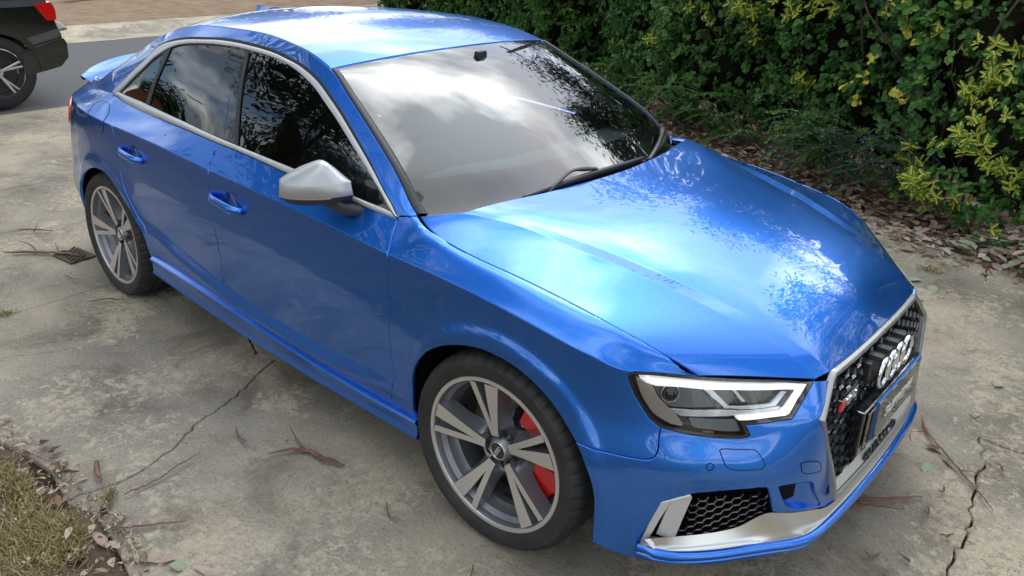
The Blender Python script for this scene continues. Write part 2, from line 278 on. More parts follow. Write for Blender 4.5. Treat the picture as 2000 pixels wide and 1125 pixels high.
# tangents
def _tang():
    n=9; P=np.stack([RD,RZ],-1); ch=np.linalg.norm(np.diff(P,axis=0),axis=-1)+1e-5; dr=np.diff(P,axis=0)/ch[...,None]
    TL=np.zeros((n,SN,2));TR=np.zeros((n,SN,2))
    for i in range(n):
        if i==0: TL[i]=TR[i]=dr[0]
        elif i==n-1: TL[i]=TR[i]=dr[-1]
        else:
            a=ch[i-1];b=ch[i]; m=(dr[i-1]*b[:,None]+dr[i]*a[:,None])/(a+b)[:,None]
            # one-sided: tangent blends to the chord directions
            w=CW[i][:,None]
            TL[i]=m*(1-w)+dr[i-1]*w; TR[i]=m*(1-w)+dr[i]*w
    return P,ch,TL,TR
PP_,CH_,TL_,TR_=_tang()
WF=(0.,.318);WR=(-2.631,.318)
def _bump(x,z,w):
    for c,a in ((WF,1.),(WR,.8)):
        r=np.hypot(x-c[0],z-c[1]); up=np.clip((z-.25)/.2,0,1)
        t=np.clip((.424-r)/.034,0,1); t=t*t*(3-2*t)
        fl=np.exp(-((r-.36)/.085)**2)*np.clip((.80-z)/.14,0,1)
        w=w+a*up*(.006*t+.010*fl*np.where(w>.7,1,0))
    return w
def evalW(s,v,off=0.,raw=False):
    s=np.atleast_1d(np.asarray(s,float));v=np.atleast_1d(np.asarray(v,float)); s,v=np.broadcast_arrays(s,v)
    f=np.clip(s/.01,0,SN-1.001);i=f.astype(int);a=(f-i)[:,None]
    k=np.clip(v.astype(int),0,7);t=(v-k)[:,None]
    def g(A,kk): return A[kk,i]*(1-a)+A[kk,i+1]*a
    p0=g(PP_,k);p1=g(PP_,k+1);c=(CH_[k,i]*(1-a[:,0])+CH_[k,i+1]*a[:,0])[:,None]
    m0=g(TR_,k)*c;m1=g(TL_,k+1)*c
    q=(2*t**3-3*t**2+1)*p0+(t**3-2*t**2+t)*m0+(-2*t**3+3*t**2)*p1+(t**3-t**2)*m1
    a=a[:,0]
    lin=lambda A:A[i]*(1-a)+A[i+1]*a
    D=q[:,0];Z=q[:,1]
    x=lin(BX)+lin(NX)*D; w=lin(BW)+lin(NW)*D
    if not raw:
        m=(v<4.0); w=np.where(m,_bump(x,Z,w),w)
    return np.stack([x,w,Z],-1)
def normW(s,v,e=.004):
    s=np.atleast_1d(np.asarray(s,float));v=np.atleast_1d(np.asarray(v,float))
    ev=e*4
    a=evalW(s+e*2,v)-evalW(s-e*2,v); v1=np.minimum(v+ev,8);v0=np.maximum(v-ev,0)
    b=evalW(s,v1)-evalW(s,v0)
    n=np.cross(b,a); n/=np.linalg.norm(n,axis=1)[:,None]+1e-12
    o=np.stack([np.interp(s,SG,NX),np.interp(s,SG,NW),0*s+.3],-1)
    return n*np.sign((n*o).sum(1))[:,None]
def lerp3(pts,u): # pts list of (u,x,..)
    A=np.array(pts,float); return np.stack([gsm_i(A[:,0],A[:,j],u) for j in range(1,A.shape[1])],-1)
def gsm_i(x,y,u): return pchip(x,y,np.asarray(u,float))
# top surfaces: u in [0,1] windscreen (bottom->top), [1,2] roof, [2,3] backlight, [3,4] boot lid ; t in [-1,1]
UN=401;UG=np.linspace(0,4,UN)
_cen=[(0,-.19,.955),(.5,-.575,1.185),(1,-.99,1.350),(1.25,-1.30,1.406),(1.5,-1.68,1.433),(1.75,-2.08,1.424),(2,-2.44,1.368),(2.5,-2.78,1.245),(3,-3.10,1.085),(3.2,-3.17,1.062),(3.6,-3.4,1.045),(4,-3.60,1.02)]
_edx=[(0,-.435),(.5,-.75),(1,-1.07),(1.5,-1.68),(2,-2.30),(2.5,-2.66),(3,-3.04),(3.5,-3.3),(4,-3.50)]
_CX=gsm(pchip([a[0] for a in _cen],[a[1] for a in _cen],UG),4);_CZ=gsm(pchip([a[0] for a in _cen],[a[2] for a in _cen],UG),4)
_EX=gsm(pchip([a[0] for a in _edx],[a[1] for a in _edx],UG),4)
_m=BX>-10
def row8_at(x):
    P=evalW(SG,np.full(SN,8.),raw=True); o=np.argsort(P[:,0]); return np.interp(x,P[o,0],P[o,1]),np.interp(x,P[o,0],P[o,2])
_EW,_EZ=row8_at(_EX)
def evalT(u,t):
    u=np.atleast_1d(np.asarray(u,float));t=np.atleast_1d(np.asarray(t,float));u,t=np.broadcast_arrays(u,t)
    I=lambda A:np.interp(u,UG,A); a=np.abs(t); k=a**2.0; kz=a**2.3
    ex=I(_EX);ew=I(_EW);ez=I(_EZ);cx=I(_CX);cz=I(_CZ)
    return np.stack([cx+(ex-cx)*k,ew*t,cz+(ez-cz)*kz],-1)
# hood: u 0 rear .. 1 front ; v 0 centre,1 mid,2 crease,3 outer edge
HC=[(0,-.20,.0,.985),(.3,.10,0,.957),(.6,.42,0,.885),(.8,.60,0,.822),(.9,.69,0,.777),(.96,.745,0,.732),(1,.77,0,.70)]
HM=[(0,-.232,.33,.982),(.3,.07,.30,.948),(.6,.40,.26,.876),(.8,.585,.23,.815),(.9,.68,.21,.770),(.96,.737,.20,.726),(1,.768,.19,.697)]
HI=[(0,-.31,.668,.972),(.09,-.204,.625,.966),(.15,-.146,.597,.957),(.25,-.034,.56,.938),(.37,.095,.525,.915),(.45,.178,.505,.899),(.57,.299,.482,.875),(.62,.353,.466,.861),(.71,.455,.442,.834),(.80,.556,.418,.803),(.89,.653,.393,.764),(.95,.72,.375,.728),(1,.758,.36,.694)]
HK=[(0,-.33,.69,.966),(.09,-.21,.648,.960),(.16,-.123,.617,.949),(.27,-.006,.597,.930),(.36,.09,.581,.916),(.44,.171,.562,.901),(.55,.28,.54,.879),(.65,.383,.514,.852),(.75,.481,.487,.821),(.84,.578,.461,.785),(.92,.66,.438,.748),(1,.743,.415,.690)]
HS=[(0,-.441,.761,.942),(.03,-.417,.768,.928),(.08,-.359,.783,.915),(.14,-.285,.793,.904),(.25,-.169,.793,.890),(.38,-.029,.788,.878),(.57,.153,.775,.853),(.75,.317,.762,.823),(.91,.467,.715,.766),(1,.532,.676,.722)]
_HR=[np.stack([gsm(pchip([a[0] for a in R_],[a[j] for a in R_],np.linspace(0,1,201)),4) for j in (1,2,3)],-1) for R_ in (HC,HM,HI,HK,HS)]
_HR[2][:,2]-=.0004;_HR[3][:,2]-=.0010 # KBAND
def evalH(u,v):
    u=np.atleast_1d(np.asarray(u,float));v=np.atleast_1d(np.asarray(v,float));u,v=np.broadcast_arrays(u,v)
    sgn=np.where(v<0,-1.,1.);v=np.abs(v)
    g=np.linspace(0,1,201)
    R_=[np.stack([np.interp(u,g,r[:,j]) for j in range(3)],-1) for r in _HR]
    C,M,I_,K,S=R_
    t=v[:,None]; lift=np.zeros_like(C); lift[:,2]=1
    fall=np.clip(1-u,0,1)[:,None]**.5
    def her(p0,p1,m0,m1,t): return (2*t**3-3*t**2+1)*p0+(t**3-2*t**2+t)*m0+(-2*t**3+3*t**2)*p1+(t**3-t**2)*m1
    mC=(M-M*np.array([1,-1,1.]))*.5; mM=(I_-C)*.5
    a=her(C,M,mC,mM,t)
    b=her(M,I_,mM,(I_-M)-lift*.022*fall-lift*.004,t-1)
    c=I_+(K-I_)*(t-2)
    d=her(K,S,(S-K)+lift*.006*fall,(S-K)-lift*.012,t-3)
    P=np.where(t<1,a,np.where(t<2,b,np.where(t<3,c,d))); P[:,1]*=sgn
    return P
O={
'cutA':[(3.655,4.964),(3.667,4.545),(3.693,4.048),(3.694,3.827),(3.697,3.535),(3.699,3.236),(3.697,2.917),(3.697,2.559),(3.708,2.132),(3.704,1.170),(3.687,0.185)],
'cutB':[(2.586,4.991),(2.598,4.474),(2.606,4.020),(2.602,3.424),(2.621,2.997),(2.625,2.462),(2.592,1.661),(2.592,0.341)],
'cutC':[(1.683,4.982),(1.701,4.449),(1.728,4.114),(1.769,3.884),(1.772,3.561),(1.770,3.318),(1.802,3.010),(1.875,2.242),(1.953,1.419),(1.968,0.950),(2.019,0.529),(2.062,0.159)],
'doorlow':[(2.062,0.159),(2.186,0.142),(2.387,0.174),(2.592,0.341),(2.773,0.368),(2.936,0.285),(3.146,0.301),(3.342,0.253),(3.523,0.181),(3.687,0.185)],
'fendlow':[(3.687,0.185),(3.802,0.235)],
'archF':[(3.802,0.235),(3.813,0.915),(3.812,1.726),(3.812,2.149),(3.818,2.331),(3.831,2.499),(3.852,2.656),(3.880,2.816),(3.911,2.947),(3.947,3.053),(3.984,3.130),(4.029,3.208),(4.071,3.267),(4.121,3.308),(4.168,3.320),(4.212,3.313),(4.254,3.284),(4.292,3.222),(4.327,3.137),(4.364,3.005),(4.399,2.802),(4.431,2.580),(4.461,2.349),(4.488,2.080),(4.509,1.692),(4.522,1.331),(4.529,0.951),(4.530,0.690),(4.529,0.480),(4.531,0.023)],
'archR':[(1.915,0.000),(1.920,0.111),(1.941,0.730),(1.899,1.393),(1.843,2.122),(1.791,2.485),(1.748,2.805),(1.691,3.022),(1.640,3.083),(1.583,3.102),(1.504,3.082),(1.404,3.007),(1.347,2.879),(1.294,2.747),(1.252,2.565),(1.212,2.359)],
'bumpcut':[(4.461,2.349),(4.497,2.307),(4.550,2.247),(4.612,2.208),(4.657,2.202),(4.678,2.283),(4.687,2.488),(4.685,2.886)],
'HLtop':[(4.579,3.877),(4.582,3.972),(4.603,4.000),(4.672,3.995),(4.734,3.996),(4.794,3.995),(4.864,3.996),(4.931,3.986),(5.032,3.982),(5.169,3.985)],
'HLlow':[(5.169,3.985),(5.137,3.759),(5.104,3.455),(5.070,3.105),(5.028,3.146),(4.977,3.192),(4.936,3.205),(4.950,3.002),(4.923,2.985),(4.875,2.988),(4.828,2.997),(4.759,3.015),(4.689,3.036),(4.652,3.156),(4.621,3.380),(4.603,3.538),(4.592,3.677),(4.579,3.877)],
'shut':[(3.714,7.762),(3.720,7.712),(3.733,7.545),(3.750,7.332),(3.800,5.936),(3.881,4.943),(3.993,4.995),(4.133,5.027),(4.227,5.013),(4.319,5.008),(4.406,5.013),(4.492,5.019),(4.596,5.066),(4.696,5.013),(4.793,4.011)],
'Abase':[(3.652,5.030),(3.662,5.725),(3.676,6.186),(3.700,7.132),(3.714,7.762)],
'arcO':[(1.473,5.096),(1.535,5.752),(1.599,6.264),(1.667,6.689),(1.746,6.869),(1.786,6.931),(1.831,6.925),(1.882,6.936),(1.949,6.936),(2.018,6.935),(2.086,6.942),(2.212,6.947),(2.341,6.945),(2.477,6.942),(2.595,6.943),(2.713,6.943),(2.774,6.949),(2.830,6.944),(2.884,6.949),(2.937,6.944),(2.995,6.941),(3.054,6.944),(3.104,6.942),(3.151,6.935),(3.199,6.933),(3.247,6.926),(3.339,6.903),(3.430,6.866),(3.514,6.813),(3.597,6.595),(3.626,6.238),(3.651,5.302)],
'arcI':[(1.554,5.349),(1.634,6.018),(1.707,6.392),(1.777,6.547),(1.837,6.605),(1.902,6.713),(1.938,6.774),(1.980,6.815),(2.068,6.840),(2.160,6.859),(2.226,6.864),(2.356,6.854),(2.482,6.865),(2.608,6.863),(2.725,6.869),(2.840,6.876),(2.898,6.858),(2.953,6.840),(3.002,6.824),(3.051,6.814),(3.102,6.801),(3.149,6.782),(3.245,6.753),(3.336,6.699),(3.424,6.636),(3.505,6.530),(3.565,6.407),(3.625,5.782)],
'beltO':[(1.478,5.029),(1.683,4.957),(1.909,4.963),(2.102,4.989),(2.278,4.999),(2.439,4.996),(2.586,4.991),(2.723,5.001),(2.857,4.994),(2.976,4.988),(3.092,4.996),(3.280,4.998),(3.449,4.995),(3.554,4.975),(3.655,4.964)],
'beltI':[(1.556,5.320),(1.718,5.300),(1.864,5.222),(2.070,5.166),(2.261,5.134),(2.429,5.107),(2.582,5.096),(2.717,5.087),(2.847,5.088),(2.979,5.104),(3.103,5.137),(3.278,5.156),(3.438,5.208),(3.528,5.282),(3.621,5.572)],
'divR':[(1.903,6.705),(1.914,6.169),(1.896,5.782),(1.876,5.210)],
'divR2':[(1.955,6.771),(1.949,6.340),(1.930,5.891),(1.919,5.220)],
'bpR':[(2.430,6.847),(2.474,6.250),(2.505,5.746),(2.544,5.109)],
'bpM':[(2.494,6.854),(2.540,6.298),(2.585,5.715),(2.617,5.101)],
'bpF':[(2.553,6.845),(2.592,6.340),(2.633,5.864),(2.701,5.099)],
'sail':[(3.450,6.582),(3.470,6.319),(3.494,5.285),(3.609,5.567),(3.524,6.442)],
'fuel':[(1.451,4.108),(1.424,4.339),(1.417,4.549),(1.458,4.629),(1.530,4.659),(1.584,4.574),(1.627,4.385),(1.656,4.086),(1.661,3.893),(1.629,3.767),(1.573,3.757),(1.504,3.797),(1.487,3.857)],
'handF':[(2.634,3.650),(2.745,3.784),(2.848,3.668),(2.841,3.568),(2.772,3.454),(2.705,3.480),(2.643,3.562)],
'handR':[(1.845,3.696),(1.964,3.820),(2.034,3.695),(2.017,3.592),(1.940,3.498),(1.864,3.552)],
'cupF':[(2.704,3.680),(2.750,3.804),(2.794,3.808),(2.813,3.711),(2.797,3.561),(2.760,3.450),(2.719,3.446),(2.696,3.535)],
'cupR':[(1.897,3.720),(1.943,3.813),(1.992,3.800),(2.005,3.696),(1.987,3.584),(1.939,3.489),(1.895,3.502),(1.883,3.610)],
'intake':[(4.664,0.303),(4.677,0.559),(4.694,0.783),(4.712,0.962),(4.748,1.000),(4.789,1.041),(4.838,1.000),(4.887,1.009),(4.937,1.008),(4.985,1.029),(5.005,0.963),(5.033,0.673),(5.007,0.564),(4.990,0.458),(4.941,0.404),(4.882,0.386),(4.809,0.352),(4.736,0.326)],
'duct':[(5.036,1.001),(5.066,1.212),(5.100,1.314),(5.139,1.353),(5.173,0.862),(5.226,0.527),(5.162,0.600),(5.115,0.642),(5.080,0.709),(5.058,0.825),(5.048,0.905)],
'washer':[(4.859,2.700),(4.869,2.742),(4.958,2.717),(4.972,2.613),(4.990,2.341),(4.986,2.267),(4.895,2.241),(4.877,2.307)],
'tow':[(5.099,2.279),(5.111,2.299),(5.160,2.269),(5.177,2.193),(5.187,2.048),(5.170,2.038),(5.113,2.073),(5.102,2.131)],
'sensor':[(4.832,2.275)],
'frameO':[(5.233,3.841),(5.195,3.369),(5.167,2.962),(5.181,2.695),(5.209,2.363),(5.259,1.309),(5.296,0.649),(5.308,0.438)],
'bumplow':[(5.178,0.000),(5.102,0.043),(4.954,0.150),(4.768,0.172),(4.668,0.179)],
'bumpbot':[(4.531,0.023),(4.583,0.025),(4.640,0.049),(4.708,0.073),(4.812,0.081),(4.959,0.054),(5.087,0.000),(5.138,0.000)],
'drl_top':[(4.612,3.878),(4.652,3.894),(4.753,3.901),(4.865,3.906),(5.006,3.893),(5.137,3.924),(5.104,3.772),(5.007,3.780),(4.902,3.797),(4.818,3.778),(4.739,3.780),(4.660,3.752),(4.633,3.791)],
'drl_side':[(5.139,3.917),(5.096,3.552),(5.066,3.234),(5.054,3.203),(5.038,3.318),(5.058,3.382),(5.104,3.772)],
'drl_low':[(5.054,3.203),(4.990,3.263),(4.920,3.283),(4.915,3.347),(4.976,3.356),(5.041,3.324)],
'indicator':[(4.604,3.842),(4.655,3.729),(4.672,3.538),(4.699,3.419),(4.737,3.271),(4.761,3.115),(4.715,3.116),(4.663,3.228),(4.631,3.450),(4.610,3.704)],
'hl_trim':[(4.713,3.365),(4.882,3.443),(5.042,3.412),(5.047,3.316),(4.918,3.342),(4.747,3.268),(4.726,3.308)],
'hl_mid':[(4.817,3.751),(4.845,3.761),(4.896,3.506),(5.016,3.494),(5.054,3.713),(5.069,3.711),(5.031,3.425),(4.883,3.469)],
'hl_bar':[(4.906,3.772),(4.917,3.772),(4.946,3.577),(4.936,3.571)],
'hl_low':[(4.773,3.256),(4.919,3.277),(4.935,3.062),(4.860,3.070),(4.785,3.100)],
'hl_amber':[(4.814,3.078),(4.849,3.073),(4.849,3.030),(4.816,3.035)],
'hl_bowl':[(4.661,3.695),(4.746,3.733),(4.819,3.722),(4.861,3.460),(4.721,3.377),(4.701,3.410),(4.680,3.516)],
'fin_border':[(4.664,0.332),(4.684,0.681),(4.710,0.990),(4.785,1.030),(4.790,0.983),(4.733,0.970),(4.710,0.738),(4.687,0.455)],
'fin_plate':[(4.734,0.952),(4.790,0.976),(4.794,0.951),(4.775,0.679),(4.758,0.400),(4.707,0.494)],
'mesh_area':[(4.803,0.882),(4.903,0.898),(5.004,0.902),(5.029,0.853),(5.049,0.562),(5.011,0.408),(4.972,0.348),(4.886,0.369),(4.769,0.357),(4.785,0.588)],
'intake2':[(4.664,0.303),(4.677,0.559),(4.694,0.783),(4.712,0.970),(4.748,1.000),(4.789,1.041),(4.838,1.000),(4.887,1.009),(4.937,1.008),(4.985,1.029),(5.004,0.982),(5.018,0.850),(5.031,0.674),(5.057,0.633),(5.120,0.579),(5.239,0.453),(5.305,0.421),(5.347,0.446),(5.330,0.264),(5.256,0.094),(5.181,0.093),(5.095,0.211),(4.984,0.278),(4.877,0.289),(4.765,0.286)]}
# ------------------------------------------------------------ panel builder on the body surfaces
KV=.15
VG=sorted(set([round(i*.125,4) for i in range(65)]+[i+d for i in (1,2,4,5,7) for d in (-.03,.03)]))
VG=sorted(set([v for v in VG if 0<=v<=8]+[round(i*.0625,4) for i in range(1,64)]))
def inpoly(P,poly):
    x,y=P[:,0],P[:,1]; c=np.zeros(len(P),bool); n=len(poly); j=n-1
    for i in range(n):
        xi,yi=poly[i];xj,yj=poly[j]
        with np.errstate(all='ignore'): t=((yi>y)!=(yj>y))&(x<(xj-xi)*(y-yi)/((yj-yi) if yj!=yi else 1e-12)+xi)
        c^=t; j=i
    return c
def densify(poly,h,closed=True):
    out=[]; n=len(poly)
    for i in range(n if closed else n-1):
        a=np.array(poly[i]);b=np.array(poly[(i+1)%n]); L=math.hypot(b[0]-a[0],(b[1]-a[1])*KV); k=max(1,int(math.ceil(L/h)))
        for q in range(k): out.append(tuple(a+(b-a)*q/k))
    if not closed: out.append(tuple(poly[-1]))
    return out
def smooth_line(pl,h=.02,it=2):   # densify then relax (ends fixed)
    p=np.array(densify(pl,h,False))
    for _ in range(it): p[1:-1]=.5*p[1:-1]+.25*(p[:-2]+p[2:])
    return [tuple(a) for a in p]
def tri_domain(poly,holes=(),hs=.022,hb=.018,vg=VG):
    polys=[densify(poly,hb)]+[densify(h,hb) for h in holes]; pts=[];edges=[]
    for p in polys:
        o=len(pts); pts+=p; edges+=[(o+i,o+(i+1)%len(p)) for i in range(len(p))]
    B=np.array(pts); s0,s1=B[:,0].min(),B[:,0].max(); G=np.array([(s,v) for s in np.arange(s0,s1,hs) for v in vg if B[:,1].min()<v<B[:,1].max()])
    if len(G):
        k=inpoly(G,polys[0])
        for h in polys[1:]: k&=~inpoly(G,h)
        G=G[k]
        if len(G):
            d=np.full(len(G),9.)
            for b in B: d=np.minimum(d,(G[:,0]-b[0])**2+((G[:,1]-b[1])*KV)**2)
            G=G[d>(.38*hb)**2]
    A=np.vstack([B,G]) if len(G) else B
    r=delaunay_2d_cdt([Vector((a[0],a[1]*KV)) for a in A],edges,[],0,1e-7)
    V=np.array([(v.x,v.y/KV) for v in r[0]]); F=np.array([f for f in r[2] if len(f)==3]); C=V[F].mean(1); k=inpoly(C,polys[0])
    for h in polys[1:]: k&=~inpoly(C,h)
    return V,F[k]
def finish(V,N,F,gap=.0021,depth=.016,lip=.0014):
    """pull the rim in by the seam gap, round it and fold it inwards"""
    E={}
    for t in F:
        for i in range(3):
            a,b,c=int(t[i]),int(t[(i+1)%3]),int(t[(i+2)%3]); k=(min(a,b),max(a,b)); E.setdefault(k,[]).append((a,b,c))
    be=[v[0] for v in E.values() if len(v)==1]; inn={}
    for a,b,c in be:
        e=V[b]-V[a]; e/=np.linalg.norm(e)+1e-12; q=V[c]-V[a]; q=q-e*(q@e); q/=np.linalg.norm(q)+1e-12
        for i in (a,b): inn[i]=inn.get(i,0)+q
    idx={}; V2=[];N2=[];V=V.copy()
    for i,q in inn.items():
        q=q/(np.linalg.norm(q)+1e-12); p=V[i]+q*(gap); V[i]=V[i]+q*(gap+lip); 
        a=p-N[i]*lip; b=p-N[i]*depth; m=N[i]-q; m/=np.linalg.norm(m)
        idx[i]=len(V)+len(V2); V2+=[a,b]; N2+=[m,-q]
    Fn=[]
    for a,b,c in be:
        A,B=idx[a],idx[b]; Fn+=[(b,a,A),(b,A,B),(B,A,A+1),(B,A+1,B+1)]
    V=np.vstack([V,V2]);N=np.vstack([N,N2]); return V,N,np.vstack([F,Fn])
def panel(name,poly,m,parent,holes=(),off=0.,gap=.0021,depth=.016,hs=.022,hb=.018,both=True,**k):
    D,F=tri_domain(poly,holes,hs,hb); V=evalW(D[:,0],D[:,1]); N=normW(D[:,0],D[:,1]); V=V+N*off
    V,N,F=finish(V,N,F,gap,depth); return emit(name,V,F,m,parent,N,both,**k)
def resamp(pl,n):
    p=np.array(pl); l=np.concatenate([[0],np.cumsum(np.hypot(np.diff(p[:,0]),np.diff(p[:,1])*KV))]); t=np.linspace(0,l[-1],n); return np.stack([np.interp(t,l,p[:,0]),np.interp(t,l,p[:,1])],1)
def ribbon(name,A,B,m,parent,n=120,k=6,h=.006,base=.001,both=True,smoothit=2,prof=None,**kw):
    """raised moulding between two lines drawn on the body surface"""
    A=resamp(A,n);B=resamp(B,n)
    for _ in range(smoothit):
        for Q in (A,B): Q[1:-1]=.5*Q[1:-1]+.25*(Q[:-2]+Q[2:])
    PA=evalW(A[:,0],A[:,1]);PB=evalW(B[:,0],B[:,1]);NA=normW(A[:,0],A[:,1]);NB=normW(B[:,0],B[:,1]); V=[];
    ts=np.linspace(0,1,k)
    rows=[PA-NA*.004]
    for t in ts:
        nn=NA*(1-t)+NB*t; hh=h*(math.sin(math.pi*min(max(t*.86+.07,0),1))**.5) if prof is None else prof(t)
        rows.append(PA*(1-t)+PB*t+nn*(base+hh))
    rows.append(PB-NB*.004)
    V=np.array(rows); K,n_=V.shape[:2]; V=V.reshape(-1,3); F=[]
    for i in range(K-1):
        for j in range(n_-1): F.append((i*n_+j,i*n_+j+1,(i+1)*n_+j+1,(i+1)*n_+j))
    F+= [tuple(i*n_ for i in range(K)),tuple(i*n_+n_-1 for i in range(K))[::-1]]
    out=[]
    for s in ((-1,1) if both else (-1,)):
        me=bpy.data.meshes.new(name); me.from_pydata([tuple(v) for v in V*np.array([1,s,1.])],[],F if s==-1 else [f[::-1] for f in F]); me.materials.append(m)
        # make normals consistent
        bm=bmesh.new(); bm.from_mesh(me); bmesh.ops.recalc_face_normals(bm,faces=bm.faces); bm.to_mesh(me); bm.free()
        for pl in me.polygons: pl.use_smooth=True
        me.set_sharp_from_angle(angle=R(50)); out.append(link(name,me,parent,**kw))
    return out
def grid_surface(fn,us,vs):
    U,Vv=np.meshgrid(us,vs,indexing='ij'); a=U.ravel();b=Vv.ravel(); P=fn(a,b); e=1e-3
    n=np.cross(fn(np.clip(a+e,us[0],us[-1]),b)-fn(np.clip(a-e,us[0],us[-1]),b),fn(a,b+e)-fn(a,b-e)); n/=np.linalg.norm(n,axis=1)[:,None]+1e-12; n*=np.sign(n[:,2])[:,None]
    nu,nv=len(us),len(vs); F=[]
    for i in range(nu-1):
        for j in range(nv-1):
            q=i*nv+j; F+=[(q,q+1,q+nv+1),(q,q+nv+1,q+nv)]
    F=orient(P,np.array(F),n); return P,n,F
# ------------------------------------------------------------ the blue car
CAR=empty('parked_car',label='bright blue metallic four-door sedan filling the middle of the driveway',cat='car')
P_=MT['paint']
cutA=smooth_line(O['cutA'],it=1);cutB=smooth_line(O['cutB'],it=1);cutC=smooth_line(O['cutC'],it=2)
archF=smooth_line(O['archF'],.015,2);archR=smooth_line(O['archR'],.015,2)
arcO=smooth_line(O['arcO'],.012,6);arcI=smooth_line(O['arcI'],.012,6)
def belt(s0,s1,v=4.985,n=30): return [(s,v) for s in np.linspace(s0,s1,n)]
DL=O['doorlow']
for dvv in (0,): pass
ib=[i for i,p in enumerate(DL) if abs(p[0]-O['cutB'][-1][0])<.02][0]
front_door=belt(cutB[0][0],cutA[0][0])+cutA[1:-1]+DL[ib:][::-1][:-1]+cutB[::-1][:-1]
# door: lower edge on a soft, level line
def setlow(lst,v=.22): return [(s,v if vv<.45 else vv) for s,vv in lst]
front_door=belt(cutB[0][0],cutA[0][0])+[p for p in cutA[1:] if p[1]>.25]+[(s,.2) for s in np.linspace(cutA[-1][0],cutB[-1][0],50)]+[p for p in cutB[::-1][:-1] if p[1]>.25]
panel('front_door',front_door,P_,CAR,holes=[smooth_line(O['cupF']+O['cupF'][:1],.01,2)[:-1]])
rear_door=belt(cutC[0][0],cutB[0][0])+[p for p in cutB[1:] if p[1]>.25]+[(s,.2) for s in np.linspace(cutB[-1][0],cutC[-1][0],30)]+[p for p in cutC[::-1][:-1] if p[1]>.25]
panel('rear_door',rear_door,P_,CAR,holes=[smooth_line(O['cupR']+O['cupR'][:1],.01,2)[:-1]])
HLt=smooth_line(O['HLtop'],.012,1);HLl=smooth_line(O['HLlow'],.006,0);shut=smooth_line(O['shut'][:-1]+[(4.7926,4.0105)],.012,2);bumpcut=smooth_line(O['bumpcut'],.01,2)
ia=int(np.argmin([abs(p[0]-O['bumpcut'][0][0])+abs(p[1]-O['bumpcut'][0][1])*.15 for p in archF])); il=int(np.argmin([abs(p[0]-4.689)+abs(p[1]-3.036)*.15 for p in HLl])); it_=int(np.argmin([abs(p[0]-4.7936) for p in HLt]))
fender=cutA[:]+[(s,.2) for s in np.linspace(cutA[-1][0],archF[0][0],8)][1:-1]
fender=[p for p in cutA if p[1]>.25]+[(s,.2) for s in np.linspace(cutA[-1][0],archF[0][0],8)]+[p for p in archF[:ia] if p[1]>.25 or p[0]>4]+bumpcut+HLl[il:-1]+HLt[:it_]+shut[::-1]+O['Abase'][::-1][1:]
panel('front_fender',fender,P_,CAR,hb=.012,hs=.012)
# front bumper, with the opening for the lower intake and the small duct
il2=int(np.argmin([abs(p[0]-5.1693)+abs(p[1]-3.985)*.15 for p in HLl]))
frameO=smooth_line(O['frameO'],.012,1)
sB=frameO[-1][0]
bump=archF[ia:]+O['bumpbot'][1:-2]+[(5.06,0.0),(5.14,0.0)]+[(s,0.) for s in np.linspace(5.2,SG[-1],8)]
bump_lo=O['intake2'][-1::-1]
bumper=archF[ia:]+[(p[0],max(p[1],.0)) for p in O['bumpbot'][1:-2]]+[(5.06,0.),(5.14,0.),(5.24,0.),(5.40,0.),(5.66,0.),(5.66,.44),(5.5,.44),(5.38,.44)]+frameO[::-1]+HLl[:il+1]+bumpcut[::-1][1:-1]
OI=O['intake2']; hole=[p for p in OI if p[0]<5.30 and p[1]>0.02]; duct=O['duct']
sm=SG[-1]; bumper=[(min(a,sm-.0),b) for a,b in bumper]
# keep the centre line exactly on the plane of symmetry
j0=[i for i,p in enumerate(bumper) if p[0]>=5.65]; 
for i in j0: bumper[i]=(sm,bumper[i][1])
D,F=tri_domain(bumper,[hole,duct],.022,.014); V=evalW(D[:,0],D[:,1]);N=normW(D[:,0],D[:,1]); V2,N2,F2=finish(V,N,F,.0016,.016)
V2[:,1]=np.maximum(V2[:,1],0)
emit('front_bumper',V2,F2,P_,CAR,N2)
print('bumper',len(F2))
# quarter panel with the roof side rail and the A pillar
sR=.62
rail=[(s,7.985) for s in np.linspace(O['Abase'][-1][0],sR,160)]
quarter=O['Abase'][:]+rail[1:]+[(sR,v) for v in np.arange(7.75,3.0,-.25)]+[(sR,v) for v in np.arange(3.,.1,-.25)]+[(s,.02) for s in np.linspace(sR,archR[-1][0]-.06,14)]+[(archR[-1][0]-.05,.6),(archR[-1][0]-.055,1.2),(archR[-1][0]-.05,1.9)]+archR[::-1]+[(1.96,.2),(2.03,.2)]+[p for p in cutC[::-1] if p[1]>.25][:-1]+[(cutC[0][0],4.97),(1.60,4.985),(1.50,5.01)]+arcO
# trunk part and bumper behind: simple rest of the surface
panel('quarter_panel',quarter,P_,CAR,hb=.016)
rear=[(s,0.02) for s in np.linspace(0,sR,12)]+[(sR,v) for v in np.arange(.25,7.9,.25)]+[(s,7.985) for s in np.linspace(sR,0,12)]
D,F=tri_domain(rear,[],.04,.03); V=evalW(D[:,0],D[:,1]);N=normW(D[:,0],D[:,1]); V[:,1]=np.maximum(V[:,1],0); emit('rear_bumper',V,F,P_,CAR,N)
